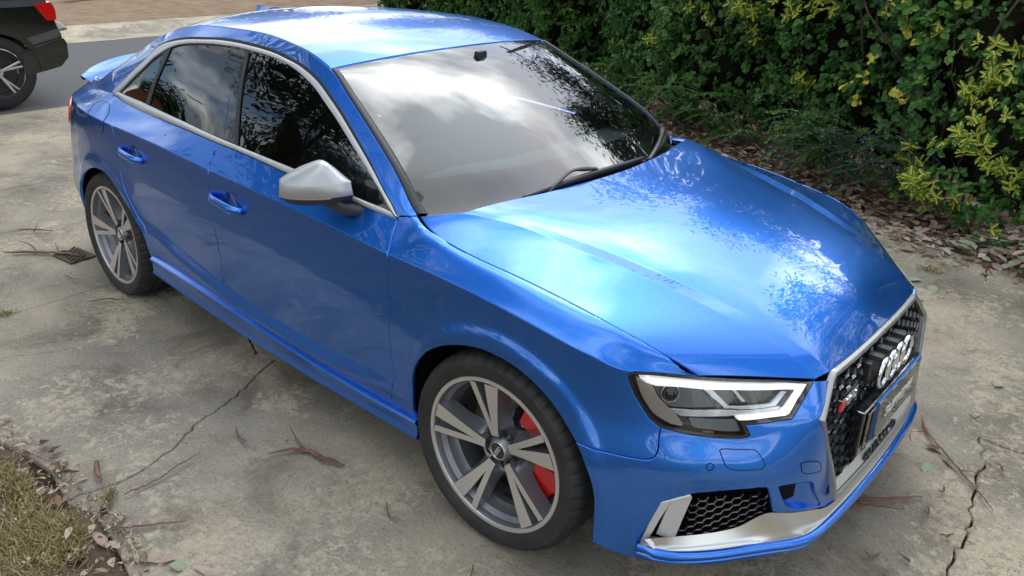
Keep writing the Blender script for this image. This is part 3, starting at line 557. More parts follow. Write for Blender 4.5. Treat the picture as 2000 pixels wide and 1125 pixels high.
# dark shell behind the seams
for nm,(sa,sb,va,vb) in {'inner_shell':(2.03,3.80,.3,4.95),'inner_shell_front':(3.72,4.56,4.02,5.0)}.items():
    D,F=tri_domain([(sa,va),(sb,va),(sb,vb),(sa,vb)],[],.06,.06); V=evalW(D[:,0],D[:,1])-normW(D[:,0],D[:,1])*.017; emit('inner_shell',V,F,MT['shell'],CAR,normW(D[:,0],D[:,1]))
D,F=tri_domain([(3.56,.3),(3.78,.3),(3.78,5.0),(3.70,5.0),(3.60,5.0)],[],.06,.05)
D,F=tri_domain([(4.555,1.6),(4.70,1.6),(4.70,2.4),(4.70,3.0),(4.60,3.0),(4.53,2.4)],[],.06,.05); V=evalW(D[:,0],D[:,1])-normW(D[:,0],D[:,1])*.017; emit('inner_shell',V,F,MT['shell'],CAR,normW(D[:,0],D[:,1]))
# hood
hv=np.array(sorted(set([round(x,4) for x in np.linspace(0,4,49)]+[1.95,2.03,2.94,2.985,3.015,3.06]))); hv=np.concatenate([-hv[::-1][:-1],hv]); hu=np.concatenate([np.linspace(0,.9,46),np.linspace(.915,1,12)])
V,N,F=grid_surface(evalH,hu,hv); V,N,F=finish(V,N,F,.0018,.018,.0022); HOOD=link('hood',mesh_np('hood',V,F,P_,N),CAR)
D,F=None,None
# roof, windscreen, rear window, boot lid
def T_part(name,u0,u1,t1,m,off=0,nu=40,ntt=60,fin=True,gap=.0015,depth=.012):
    us=np.linspace(u0,u1,nu); ts=np.linspace(-t1,t1,ntt); V,N,F=grid_surface(evalT,us,ts); V=V+N*off
    if fin: V,N,F=finish(V,N,F,gap,depth)
    return link(name,mesh_np(name,V,F,m,N),CAR)
T_part('roof',1.004,1.99,.997,P_,nu=60,depth=.02)
WS=T_part('windscreen',.0,.998,.972,MT['wsglass'],-.004,gap=.0,depth=.004)
T_part('rear_window',2.01,2.97,.93,MT['darkglass'],-.004)
T_part('boot_lid',3.0,4.0,.985,P_)
def T_ring(name,u0,u1,t1,bu0,bu1,bt,off,m):   # printed black border: band of the screen's own curved surface
    us=np.linspace(u0,u1,150); ts=np.linspace(-t1,t1,240); V,N,F=grid_surface(evalT,us,ts); V=V+N*off; n=len(ts)
    U=np.repeat(us,n);T=np.tile(ts,len(us)); C=np.stack([U[F].mean(1),T[F].mean(1)],1)
    inn=(C[:,0]>u0+bu0)&(C[:,0]<u1-bu1)&(np.abs(C[:,1])<t1-bt)
    # rounded inner corners
    cx=np.where(C[:,0]<.5*(u0+u1),u0+bu0+.06,u1-bu1-.06); ct=t1-bt-.06
    cr=(np.abs(C[:,1])>ct)&(np.abs(C[:,0]-cx)<.06)&(((C[:,0]<u0+bu0+.06)|(C[:,0]>u1-bu1-.06)))&(np.hypot(C[:,0]-cx,(np.abs(C[:,1])-ct))>.06)
    tri=(C[:,0]>u1-bu1-.10)&(np.abs(C[:,1])<.11*(C[:,0]-(u1-bu1-.10))/.10+.02)   # sensor housing print
    k=~inn|cr|tri; return link(name,mesh_np(name,V,F[k],m,N),WS if name=='windscreen_border' else CAR)
T_ring('windscreen_border',.0,.998,.972,.19,.035,.045,-.0085,MT['frit'])
# black rubber strip between pillar and windscreen, gutter strip over the windows
def Tedge_strip(name,t0,t1,m,h=.004):
    us=np.linspace(.02,.995,60); a=evalT(us,np.full(60,t0));b=evalT(us,np.full(60,t1)); c=(a+b)/2+np.array([.2,.1,.8])*h
    for s in (-1,1):
        rows=[a,a+[0,0,h],c,b+[0,0,h*.4],b-[0,0,.004]]; V=np.array(rows); V=V*[1,s,1]; K=len(rows); V=V.reshape(-1,3)
        F=[(i*60+j,i*60+j+1,(i+1)*60+j+1,(i+1)*60+j) for i in range(K-1) for j in range(59)]; me=bpy.data.meshes.new(name); me.from_pydata([tuple(v) for v in V],[],F); me.materials.append(m)
        for pl in me.polygons: pl.use_smooth=True
        link(name,me,CAR)
Tedge_strip('windscreen_seal',1.0,.966,MT['rubtrim'])
beltO=smooth_line(O['beltO'],.012,4); beltI=smooth_line(O['beltI'],.012,4)
ribbon('window_trim',arcO,arcI,MT['satin'],CAR,n=220,h=.005)
ribbon('belt_trim',beltO,beltI,MT['satin'],CAR,n=160,h=.007)
arcX=[(a,min(b+.10,7.6)) if i>6 else (a-.004,b) for i,(a,b) in enumerate(arcO)]
ribbon('drip_strip',arcX[6:-6],arcO[6:-6],MT['gap'],CAR,n=160,h=.001,base=.0005)
# side glass
def lower(s0,s1,n=40):
    b=np.array(beltI); o=np.argsort(b[:,0]); return [(s,float(np.interp(s,b[o,0],b[o,1]))+.01) for s in np.linspace(s0,s1,n)]
def upper(s0,s1,n=60):
    a=np.array(arcI); return [(s,float(np.interp(s,a[:,0],a[:,1]))) for s in np.linspace(s0,s1,n)]
sg=dict(gap=-.001,depth=.003,hs=.03,hb=.02)
dR,dR2,bR,bM,bF=[smooth_line(O[k],.02,1) for k in ('divR','divR2','bpR','bpM','bpF')]
panel('side_window',lower(bF[-1][0],3.612)+[(3.618,5.8)]+upper(3.61,bF[0][0])+bF[1:-1],MT['sideglass'],CAR,off=-.006,**sg)
panel('side_window',lower(dR2[-1][0],bR[-1][0])+bR[::-1][1:-1]+upper(bR[0][0],dR2[0][0])+dR2[1:-1],MT['darkglass'],CAR,off=-.006,**sg)
panel('quarter_window',lower(1.57,dR[-1][0],14)+dR[::-1][1:-1]+upper(dR[0][0],1.56,20),MT['darkglass'],CAR,off=-.006,**sg)
pp=dict(gap=.001,depth=.008,hs=.03,hb=.02)
panel('pillar_cover',lower(bR[-1][0],bM[-1][0],6)+bM[::-1][1:-1]+upper(bM[0][0],bR[0][0],6)+bR[1:-1],MT['gblack'],CAR,off=-.001,**pp)
panel('pillar_cover',lower(bM[-1][0],bF[-1][0],6)+bF[::-1][1:-1]+upper(bF[0][0],bM[0][0],6)+bM[1:-1],MT['gblack'],CAR,off=-.001,**pp)
bF2=[(a+.022,b) for a,b in bF]; ribbon('window_seal',bF,bF2,MT['rubtrim'],CAR,n=30,h=.002,base=-.001)
ribbon('window_seal',dR,dR2,MT['pblack'],CAR,n=30,h=.002,base=-.002)
sa=O['sail']; panel('mirror_sail',[(3.497,5.26),(3.603,5.42),(3.618,5.75),(3.590,6.35),(3.50,6.54),(3.455,6.66)],MT['gblack'],CAR,off=-.003,**pp)
# fuel flap line, washer cover and tow-eye cover: separate flush pieces with a seam round them
def flap(name,poly,both,**k):
    q=smooth_line(poly+poly[:1],.01,2)[:-1]; panel(name,q,P_,CAR,off=.0009,gap=.0,depth=.004,both=both,hb=.01); V=evalW(*np.array(q+q[:1]).T)+normW(*np.array(q+q[:1]).T)*.0006
    for s in ((-1,1) if both else (-1,)): tube_obj('flap_seam',(V*[1,s,1])[:-1],.0016,MT['gap'],CAR,seg=5,closed=True)
flap('fuel_flap',O['fuel'],False); flap('washer_cover',O['washer'],True); flap('tow_cover',O['tow'],True)
sp=evalW(*O['sensor'][0]);sn=normW(*O['sensor'][0])
for s in (-1,1):
    th=np.linspace(0,2*math.pi,25)[:-1]; a=np.cross(sn[0],[0,0,1.]);a/=np.linalg.norm(a);b=np.cross(sn[0],a); tube_obj('parking_sensor',((sp+sn*.001+np.outer(np.cos(th),a)*.010+np.outer(np.sin(th),b)*.010)*[1,s,1]),.0012,MT['gap'],CAR,seg=5,closed=True)
# door handles over their cups
def handle(cup,c_s,c_v,L,name='door_handle'):
    q=smooth_line(cup+cup[:1],.01,2)[:-1]; D,F=tri_domain(q,[],.012,.008); 
    cs,cv=np.mean([p[0] for p in q]),np.mean([p[1] for p in q]); d=np.hypot((D[:,0]-cs)/.055,(D[:,1]-cv)*KV/.030); dep=.0145*np.clip(1-d**2,0,1)**.7
    N=normW(D[:,0],D[:,1]); V=evalW(D[:,0],D[:,1])-N*dep[:,None]; 
    me=emit('handle_cup',V,F,P_,CAR)
    n=22; rows=[]; 
    for i in range(n):
        t=i/(n-1)*2-1; s=c_s+t*L/2; v=c_v-.02*t; p=evalW(s,v)[0]; nn=normW(s,v)[0]; out=.027*(1-abs(t)**4)*1.0+.002; hh=.0175*(1-.25*abs(t)**3); th_=.012
        c=p+nn*out; up=np.array([0,0,1.]); up-=nn*(up@nn); up/=np.linalg.norm(up)
        rows.append([c+up*hh*math.cos(a)*(1 if True else 0)+nn*th_*math.sin(a)*(1.15 if math.sin(a)>0 else 1) for a in np.linspace(0,2*math.pi,15)[:-1]])
    V=np.array(rows).reshape(-1,3); F=[(i*14+k,i*14+(k+1)%14,(i+1)*14+(k+1)%14,(i+1)*14+k) for i in range(n-1) for k in range(14)]+[tuple(range(14))[::-1],tuple((n-1)*14+k for k in range(14))]
    for s in (-1,1):
        m_=bpy.data.meshes.new(name); m_.from_pydata([tuple(v) for v in V*[1,s,1]],[],F); m_.materials.append(P_)
        b_=bmesh.new();b_.from_mesh(m_);bmesh.ops.recalc_face_normals(b_,faces=b_.faces);b_.to_mesh(m_);b_.free()
        for pl in m_.polygons: pl.use_smooth=True
        link(name,m_,CAR)
handle(O['cupF'],2.735,3.62,.225); handle(O['cupR'],1.935,3.655,.205)
# side skirt
xs=np.linspace(-2.215,-.345,60)
def itp(a): 
    a=np.array(a); return np.interp(xs,a[:,0],a[:,1])
zt=itp([(-2.2,.316),(-1.69,.303),(-1.40,.287),(-.9,.267),(-.6,.268),(-.338,.276)]); zb=itp([(-2.236,.236),(-1.877,.213),(-1.426,.192),(-.9,.188),(-.34,.20)]); wo=itp([(-2.2,.885),(-1.2,.889),(-.34,.892)])
k_=np.clip((xs+2.215)/.25,0,1)
prof=[(.838,zt+.022),(.862,zt+.010),(wo-.010,zt+.0035),(wo-.004,zt),(wo-.001,zt-.006),(wo-.012,zt-.022),(wo-.012,zb+.022),(wo-.006,zb+.006),(wo-.014,zb),(.80,zb+.004),(.80,zt)]
V=np.array([np.stack([xs,np.broadcast_to(a,xs.shape),b],1) for a,b in prof]); K=len(prof); n_=len(xs); V=V.reshape(-1,3)
F=[(i*n_+j,i*n_+j+1,((i+1)%K)*n_+j+1,((i+1)%K)*n_+j) for i in range(K) for j in range(n_-1)]+[tuple(i*n_ for i in range(K)),tuple(i*n_+n_-1 for i in range(K))]
for s in (-1,1):
    bm=bmesh.new(); vv=[bm.verts.new(tuple(v*[1,s,1])) for v in V]; [bm.faces.new([vv[i] for i in f]) for f in F]; bmobj('side_skirt',bm,P_,CAR,smooth=True)
# underbody, wheel wells
bm=bmesh.new(); add_box(bm,(-1.32,0,.27),(1.75,1.58,.14)); add_box(bm,(-3.2,0,.32),(.5,1.2,.14)); add_box(bm,(.55,0,.25),(.30,.9,.12)); add_box(bm,(-1.3,0,.30),(4.0,1.0,.16)); bmobj('underbody',bm,MT['shell'],CAR)
for cx in (0,-2.631):
    for s in (-1,1):
        n=40; th=np.linspace(R(-8),R(188),n); r=.372 if cx==0 else .375; A=[(cx+r*math.cos(t),(.865 if cx==0 else .825)*s,.318+r*math.sin(t)) for t in th]; B=[(cx+r*math.cos(t),.52*s,.318+r*math.sin(t)) for t in th]; C=[(cx,.52*s,.318)]
        F=[(i,i+1,n+i+1,n+i) for i in range(n-1)]+[(2*n,n+i,n+i+1) for i in range(n-1)]
        me=bpy.data.meshes.new('wheel_well'); me.from_pydata(A+B+C,[],F); me.materials.append(MT['shell']); link('wheel_well',me,CAR)
# ------------------------------------------------------------ wheels
def make_wheel(front,s,cx,steer,cz=.318,cy=.893):
    """wheel built round its own hub; local x forward, z up, local y = outwards (0 at the rim lip plane)"""
    Mw=Matrix.Translation((cx,s*cy,cz))@Matrix.Rotation(steer*(-1 if True else 1)*-1,4,'Z')@Matrix.Rotation(.0175*s*-1*(-1),4,'X')
    loc=lambda r,a,d: (r*math.cos(a),-d,r*math.sin(a))          # d = depth inboard
    def fin(bm_or_me,name,m,parent,smooth=True,sharp=32,**k):
        bm=bm_or_me
        if s==-1: bmesh.ops.transform(bm,matrix=Matrix.Diagonal((1,-1,1,1)),verts=bm.verts)
        bmesh.ops.transform(bm,matrix=Mw,verts=bm.verts); bmesh.ops.recalc_face_normals(bm,faces=bm.faces)
        me=bpy.data.meshes.new(name); bm.to_mesh(me); bm.free(); [me.materials.append(q) for q in (m if isinstance(m,list) else [m])]
        for pl in me.polygons: pl.use_smooth=smooth
        if smooth: me.set_sharp_from_angle(angle=R(sharp))
        return link(name,me,parent,**k)
    def lathe(prof,n=120,mi=None):
        bm=bmesh.new(); rings=[[bm.verts.new(loc(r,2*math.pi*k/n,d)) for k in range(n)] for r,d in prof]
        for i in range(len(prof)-1):
            for k in range(n):
                f=bm.faces.new((rings[i][k],rings[i][(k+1)%n],rings[i+1][(k+1)%n],rings[i+1][k]))
                if mi: f.material_index=mi[i]
        return bm
    # rim: lip, barrel
    rim=lathe([(.2415,.205),(.228,.20),(.226,.15),(.215,.135),(.214,.075),(.222,.062),(.2255,.040),(.2375,.026),(.2405,.0045),(.2425,.0005),(.2540,0),(.2560,.003),(.2560,.012),(.250,.016)],mi=[1]*8+[0,0,0,1,1])
    # spokes
    a0=math.radians(31 if front else 31+FR[(front,s)]); dl=lambda r:.002+.030*max(0,(.242-r)/.19)**1.1
    for k in range(5):
        A=a0+k*R(72)
        th=[(.052,16),(.075,12),(.11,10.6),(.16,10.0),(.205,9.6),(.2405,9.6)]         # thin (upper) outer edge, degrees from the spoke axis
        wd=[(.052,-16),(.075,-15),(.11,-15.5),(.16,-16.2),(.205,-16.8),(.2405,-17.0)] # wide edge
        sl=[(.2375,4.4),(.19,3.3),(.145,2.0),(.110,.8),(.104,-.5),(.110,-1.6),(.145,-2.6),(.19,-3.6),(.2375,-4.6)]
        P=lambda L:[Vector(loc(r,A+R(g),dl(r))) for r,g in L]
        T=P(th);Wd=P(wd);SLt=P([(.104,-.5)]+sl[3::-1]);SLw=P([(.104,-.5)]+sl[5:])
        def strip(o,i_,n_=8):
            """face between outer line o and inner line i_, both hub->rim, as a lofted strip"""
            def rs(L,n_): 
                q=np.array([tuple(v) for v in L]); l=np.concatenate([[0],np.cumsum(np.linalg.norm(np.diff(q,axis=0),axis=1))]); t=np.linspace(0,l[-1],n_); return [Vector([np.interp(x,l,q[:,c]) for c in range(3)]) for x in t]
            return rs(o,n_),rs(i_,n_)
        # face outline split into thin arm, wide arm, and root
        def arm(o,i_,taper_o,taper_i):
            a,b=strip(o,i_,9); va=[rim.verts.new(v) for v in a]; vb=[rim.verts.new(v) for v in b]
            for q in range(8): f=rim.faces.new((va[q],va[q+1],vb[q+1],vb[q])); f.material_index=0
            # flanks fall away to the back of the wheel
            for L,vv,tp in ((a,va,taper_o),(b,vb,taper_i)):
                m_=[rim.verts.new(v+Vector((0,-.010,0))) for v in L]
                back=[]
                for q,v in enumerate(L):
                    r=math.hypot(v.x,v.z); an=math.atan2(v.z,v.x)+tp*(.9*math.exp(-((r-.07)/.05)**2)+.35)/max(r,.07)*.022; back.append(rim.verts.new((r*math.cos(an),v.y-.050,r*math.sin(an))))
                for q in range(8):
                    f=rim.faces.new((vv[q],vv[q+1],m_[q+1],m_[q])); f.material_index=1
                    f=rim.faces.new((m_[q],m_[q+1],back[q+1],back[q])); f.material_index=1
        i3=P([(.078,2.5),(.104,-.5)])
        arm(T[1:],[P([(.090,1.5)])[0]]+SLt,1,-.25); arm(Wd[1:],[P([(.090,1.5)])[0]]+SLw,-1,.25)
        rt=[T[0],T[1],P([(.090,1.5)])[0],Wd[1],Wd[0]]; f=rim.faces.new([rim.verts.new(v) for v in rt]); f.material_index=0
        # root flanks
        for L in ((T[0],T[1]),(Wd[0],Wd[1])):
            vv=[rim.verts.new(v) for v in L]+[rim.verts.new(v+Vector((0,-.045,0))) for v in L[::-1]]; f=rim.faces.new(vv); f.material_index=1
        # slot floor near the rim
        fl=[rim.verts.new(loc(r,A+R(g),.040)) for r,g in [(.236,5.5),(.205,4.6),(.205,-4.8),(.236,-5.6)]]; f=rim.faces.new(fl); f.material_index=1
    # hub disc with bolt recesses
    for f in (): pass
    W=fin(rim,'wheel',[MT['wface'],MT['wgrey']],CAR,sharp=30)
    hub=lathe([(.0,.066),(.052,.064),(.066,.060),(.078,.050),(.080,.085),(.06,.10)],60); fin(hub,'hub_centre',MT['wgrey'],W)
    capb=lathe([(0,.0315),(.024,.0315),(.0262,.0325),(.0272,.031),(.0290,.031),(.0305,.033),(.036,.038),(.045,.052),(.046,.068)],60,mi=[2,2,1,1,1,0,0,0]); fin(capb,'centre_cap',[MT['wgrey'],MT['alu'],MT['gblack']],W)
    for q in range(4):
        th=np.linspace(0,2*math.pi,21)[:-1]; a_=FRC[(front,s)]; c=(q-1.5)*.0088; pts=np.array([(c+.0062*math.cos(t),0,.0062*math.sin(t)) for t in th]); ca,sa_=math.cos(a_),math.sin(a_); pts=np.stack([pts[:,0]*ca-pts[:,2]*sa_,np.full(20,-.0305),pts[:,0]*sa_+pts[:,2]*ca],1)
        V,F=tube(pts,.0011,6,True); bm=bmesh.new(); vv=[bm.verts.new(v) for v in V]; [bm.faces.new([vv[i] for i in f]) for f in F]; fin(bm,'cap_ring',MT['chrome'],W)
    for k in range(5):
        A=a0+R(36)+k*R(72)
        bm=bmesh.new(); n=20; o=[bm.verts.new((.056*math.cos(A)+.0125*math.cos(t),-.050,.056*math.sin(A)+.0125*math.sin(t))) for t in np.linspace(0,2*math.pi,n+1)[:-1]]; i_=[bm.verts.new((.056*math.cos(A)+.0115*math.cos(t),-.085,.056*math.sin(A)+.0115*math.sin(t))) for t in np.linspace(0,2*math.pi,n+1)[:-1]]
        o2=[bm.verts.new((.056*math.cos(A)+.0150*math.cos(t),-.053,.056*math.sin(A)+.0150*math.sin(t))) for t in np.linspace(0,2*math.pi,n+1)[:-1]]
        for q in range(n): bm.faces.new((o[q],o[(q+1)%n],i_[(q+1)%n],i_[q])).material_index=0; bm.faces.new((o2[q],o2[(q+1)%n],o[(q+1)%n],o[q]))
        bm.faces.new(i_); fin(bm,'bolt_well',MT['iron'],W)
    # tyre with shoulder blocks and tread grooves
    n=240; prof=[(.2535,.004),(.262,-.004),(.285,-.0115),(.303,-.0095),(.3135,.003),(.3190,.014),(.3225,.026),(.3235,.055),(.3240,.062),(.3165,.064),(.3165,.073),(.3245,.075),(.3250,.110),(.317,.112),(.317,.121),(.3250,.123),(.3245,.160),(.3215,.188),(.313,.203),(.29,.214),(.26,.206),(.244,.197)]
    bm=bmesh.new(); rings=[]
    for j,(r,d) in enumerate(prof):
        ring=[]
        for k in range(n):
            rr=r
            if j in (4,5,6,7) and k%5==0: rr-=.0055
            if j in (11,12,15,16) and k%5==2: rr-=.005
            if j in (3,): rr+=.0008*((k//3)%2)
            ring.append(bm.verts.new(loc(rr,2*math.pi*k/n,d)))
        rings.append(ring)
    for i in range(len(prof)-1):
        for k in range(n): bm.faces.new((rings[i][k],rings[i][(k+1)%n],rings[i+1][(k+1)%n],rings[i+1][k]))
    fin(bm,'tyre',MT['rubber'],W,sharp=28)
    fin(lathe([(.085,.135),(.180,.135),(.181,.137),(.181,.160),(.090,.162)],80),'brake_disc',MT['disc'],W); fin(lathe([(.0,.098),(.070,.098),(.082,.103),(.084,.136)],60),'disc_hat',MT['refl'],W)
    # drilled holes of the disc
    bm=bmesh.new()
    for k in range(40):
        a=2*math.pi*k/40; rr=.110+.056*((k*3)%5)/4; vs=[bm.verts.new((rr*math.cos(a)+.0035*math.cos(t),-.1345,rr*math.sin(a)+.0035*math.sin(t))) for t in np.linspace(0,2*math.pi,9)[:-1]]; bm.faces.new(vs)
    fin(bm,'disc_holes',MT['gap'],W,kind='stuff')
    # caliper in front of the axle (front wheels) or behind (rear)
    bm=bmesh.new(); c0=R(8) if front else R(178); 
    def seg(a1,a2,r1,r2,d1,d2,nn=8,wob=0):
        vs=[]
        for q in range(nn+1):
            a=c0+R(a1+(a2-a1)*q/nn); ro=r2+wob*math.sin(q*1.9); vs.append([bm.verts.new(loc(r1,a,d1+.004)),bm.verts.new(loc(ro,a,d1)),bm.verts.new(loc(ro+.004,a,d2)),bm.verts.new(loc(r1,a,d2))])
        for q in range(nn):
            for z in range(4): bm.faces.new((vs[q][z],vs[q+1][z],vs[q+1][(z+1)%4],vs[q][(z+1)%4]))
        bm.faces.new(vs[0]); bm.faces.new(vs[-1][::-1])
    K=1. if front else .62
    seg(13*K,58*K,.116,.203,.070,.175,8,.004); seg(-48*K,-12*K,.116,.203,.072,.175,8,.005); seg(-14*K,15*K,.150,.203,.092,.175,6)
    seg(42*K,56*K,.106,.150,.094,.15,4); seg(-56*K,-44*K,.150,.188,.106,.16,4); seg(-28*K,-20*K,.120,.140,.105,.15,3)
    bmesh.ops.bevel(bm,geom=[e for e in bm.edges if e.calc_face_angle(0)>R(40)],offset=.0035,segments=2,affect='EDGES')
    CL=fin(bm,'brake_caliper',MT['red'] if front else MT['wgrey'],W,sharp=40)
    bm=bmesh.new()
    for a,rr,dd in ((40,.186,.086),(-8,.176,.094),(14,.176,.094),(-36,.186,.086),(50,.17,.1)):
        a=c0+R(a*K); bmesh.ops.create_cone(bm,cap_ends=True,segments=10,radius1=.008,radius2=.0065,depth=.012,matrix=Matrix.Translation(loc(rr,a,dd))@Matrix.Rotation(R(90),4,'X'))
    fin(bm,'caliper_bolt',MT['refl'],W,kind='stuff')
    bm=bmesh.new()
    for a,rr,sx_ in ((60,.13,.03),(-15,.12,.03),(52,.15,.025),(75,.10,.035)):
        a=c0+R(a); add_box(bm,loc(rr,a,.115),(sx_,.02,.018),Matrix.Rotation(-a,3,'Y'))
    # wheel balance weight
    add_box(bm,loc(.2115,c0+R(-98),.10),(.006,.018,.045),Matrix.Rotation(-(c0+R(-98)),3,'Y'))
    fin(bm,'brake_bracket',MT['iron'],W,smooth=False,kind='stuff')
    return W
FR={(False,-1):9,(False,1):0,(True,1):0,(True,-1):0}; FRC={(True,-1):R(62),(True,1):R(20),(False,-1):R(120),(False,1):R(5)}
make_wheel(True,-1,0,.0387); make_wheel(True,1,0,.0387); make_wheel(False,-1,-2.631,0,cy=.870); make_wheel(False,1,-2.631,0,cy=.870)
# ------------------------------------------------------------ front end details
def xf(w,z): return np.interp(z,[.17,.30,.42,.594,.70],[.832,.846,.829,.806,.773])-.017*(abs(w)/.448)**2
HEX=[(.348,.693),(.372,.674),(.448,.594),(.418,.50),(.385,.42),(.362,.35),(.355,.303)]     # right half outline (w,z) outside of frame
full=HEX+[(0,.303)]
outl=[(0,.6965)]+[(-w_,z) for w_,z in HEX]; outl=[(w_,z) for w_,z in outl]+[(w_,z) for w_,z in HEX[::-1]]       # closed loop, starts top centre
def inset(poly,d):
    n=len(poly);out=[]; P=[Vector(p) for p in poly]; ar=sum(P[i].x*P[(i+1)%n].y-P[(i+1)%n].x*P[i].y for i in range(n)); sg_=1 if ar>0 else -1
    for i in range(n):
        a,b,c=P[i-1],P[i],P[(i+1)%n]; n1=Vector((-(b-a).y,(b-a).x)).normalized()*sg_; n2=Vector((-(c-b).y,(c-b).x)).normalized()*sg_; m=(n1+n2); m/=max(.3,m.dot(n1)); out.append(tuple(b+m*d))
    return out
def fine(poly,h=.03):
    out=[]
    for i in range(len(poly)):
        a=Vector(poly[i]);b=Vector(poly[(i+1)%len(poly)]); k=max(1,int((b-a).length/h)); out+= [tuple(a.lerp(b,q/k)) for q in range(k)]
    return out
O0=fine(outl,.02); 
def inset_like(poly,src,d):   # inset the coarse outline and sample it the same way
    q=inset(src,d); out=[]
    for i in range(len(src)):
        a=Vector(src[i]);b=Vector(src[(i+1)%len(src)]);a2=Vector(q[i]);b2=Vector(q[(i+1)%len(src)]); k=max(1,int((b-a).length/.02)); out+=[tuple(a2.lerp(b2,j/k)) for j in range(k)]
    return out
rows=[(0,.000,-.012),(0,.0,.003),(.002,0,.006),(.013,0,.004),(.0165,0,.001),(.018,0,-.030)]
bm=bmesh.new(); rr=[]
for d,_,dx in rows:
    q=inset_like(O0,outl,d); rr.append([bm.verts.new((xf(a,b)+dx,a,b)) for a,b in q])
n=len(O0)
for i in range(len(rr)-1):
    for k in range(n): bm.faces.new((rr[i][k],rr[i][(k+1)%n],rr[i+1][(k+1)%n],rr[i+1][k]))
GR=bmobj('grille_frame',bm,mat('grille_frame_grey',(.36,.36,.36),.32,.75,.5,.2,.2),CAR,smooth=True)
inn=inset(outl,.017)
# honeycomb cells
bm=bmesh.new(); bw,bh=.0283,.0172; row=0; z=.350
def hexp(cy,cz,a,b): return [(cy-a,cz),(cy-a*.5,cz-b),(cy+a*.5,cz-b),(cy+a,cz),(cy+a*.5,cz+b),(cy-a*.5,cz+b)]
INN=[(a,b) for a,b in inn]
while z<.70:
    for c in range(-9,10):
        cy=(c+(.5 if row%2 else 0))*.085
        h0=hexp(cy,z,bw,bh); ins=inpoly(np.array(h0+[(cy,z)]),INN)
        if ins.sum()<4: continue
        h1=hexp(cy,z,bw-.0028,bh-.0022); h2=hexp(cy,z,bw-.009,bh-.0065)
        A=[bm.verts.new((xf(a,b)-.016,a,b)) for a,b in h0];B=[bm.verts.new((xf(a,b)-.010,a,b)) for a,b in h1];C=[bm.verts.new((xf(a,b)-.040,a,b)) for a,b in h2]
        Bi=[bm.verts.new((xf(a,b)-.014,a,b)) for a,b in hexp(cy,z,bw-.0050,bh-.0038)]
        for k in range(6):
            bm.faces.new((A[k],A[(k+1)%6],B[(k+1)%6],B[k])); bm.faces.new((B[k],B[(k+1)%6],Bi[(k+1)%6],Bi[k])); f=bm.faces.new((Bi[k],Bi[(k+1)%6],C[(k+1)%6],C[k]))
            if k in (2,) : f.material_index=1
        bm.faces.new(C)
    z+=.0172; row+=1
bmesh.ops.remove_doubles(bm,verts=bm.verts,dist=1e-5); bmobj('grille_mesh',bm,[MT['gblack'],MT['pblack']],GR)
bm=bmesh.new(); bm.faces.new([bm.verts.new((xf(a,b)-.045,a,b)) for a,b in inset(outl,.004)]); bmobj('grille_back',bm,MT['shell'],GR)
# silver strip with the word at the foot of the opening
bm=bmesh.new(); ys=np.linspace(-.345,.345,25); a=[bm.verts.new((xf(y,.352)-.012,y,.352)) for y in ys];b=[bm.verts.new((xf(y,.318)-.003,y,.318)) for y in ys];c=[bm.verts.new((xf(y,.352)-.03,y,.354)) for y in ys]
for k in range(24): bm.faces.new((a[k],a[k+1],b[k+1],b[k])); bm.faces.new((c[k],c[k+1],a[k+1],a[k]))
bmobj('grille_foot',bm,MT['satin'],GR,smooth=True)
def frontM(y,z,x,tilt=0): # text plane facing +x, reading from the car's right (-y) to its left
    return Matrix.Translation((x,y,z))@Matrix.Rotation(tilt,4,'Y')@Matrix.Rotation(R(90),4,'Z')@Matrix.Rotation(R(90),4,'X')
text_obj('word_relief','quattro',.050,.0025,MT['pblack'],frontM(0,.336,xf(0,.335)-.004,R(-14)),GR,sx=1.9)
# emblem rings with their mounts
for i in range(4):
    y=(i-1.5)*.0655; th=np.linspace(0,2*math.pi,49)[:-1]; x0=.828+.0015*(i%2); pts=np.array([(x0,y+.0435*math.cos(t),.610+.0435*math.sin(t)) for t in th]); tube_obj('emblem_ring',pts,.0072,MT['chrome'],GR,seg=12,closed=True)
    bm=bmesh.new(); add_box(bm,(.80,y,.653),(.040,.026,.014)); bmobj('emblem_mount',bm,MT['mirgrey'],GR,bevel=.003)
bm=bmesh.new(); add_box(bm,(.792,0,.61),(.02,.30,.075)); bmobj('emblem_base',bm,MT['pblack'],GR,bevel=.004)
# RS badge
bm=bmesh.new(); add_box(bm,(.806,-.325,.617),(.012,.125,.036)); bmobj('badge_plate',bm,MT['gblack'],GR,bevel=.002)
bm=bmesh.new(); add_prism(bm,[(-.392,.604),(-.374,.604),(-.362,.632),(-.386,.632)],.808,.8145,lambda p,x:(x,p[0],p[1])); bmobj('badge_red_bar',bm,MT['bred'],GR,bevel=.0008)
text_obj('badge_letters','RS',.034,.003,MT['chrome'],frontM(-.347,.618,.813),GR,font_shear=.25,sx=1.15); text_obj('badge_letters','3',.034,.003,MT['chrome'],frontM(-.292,.618,.813),GR,font_shear=.15,sx=1.1)
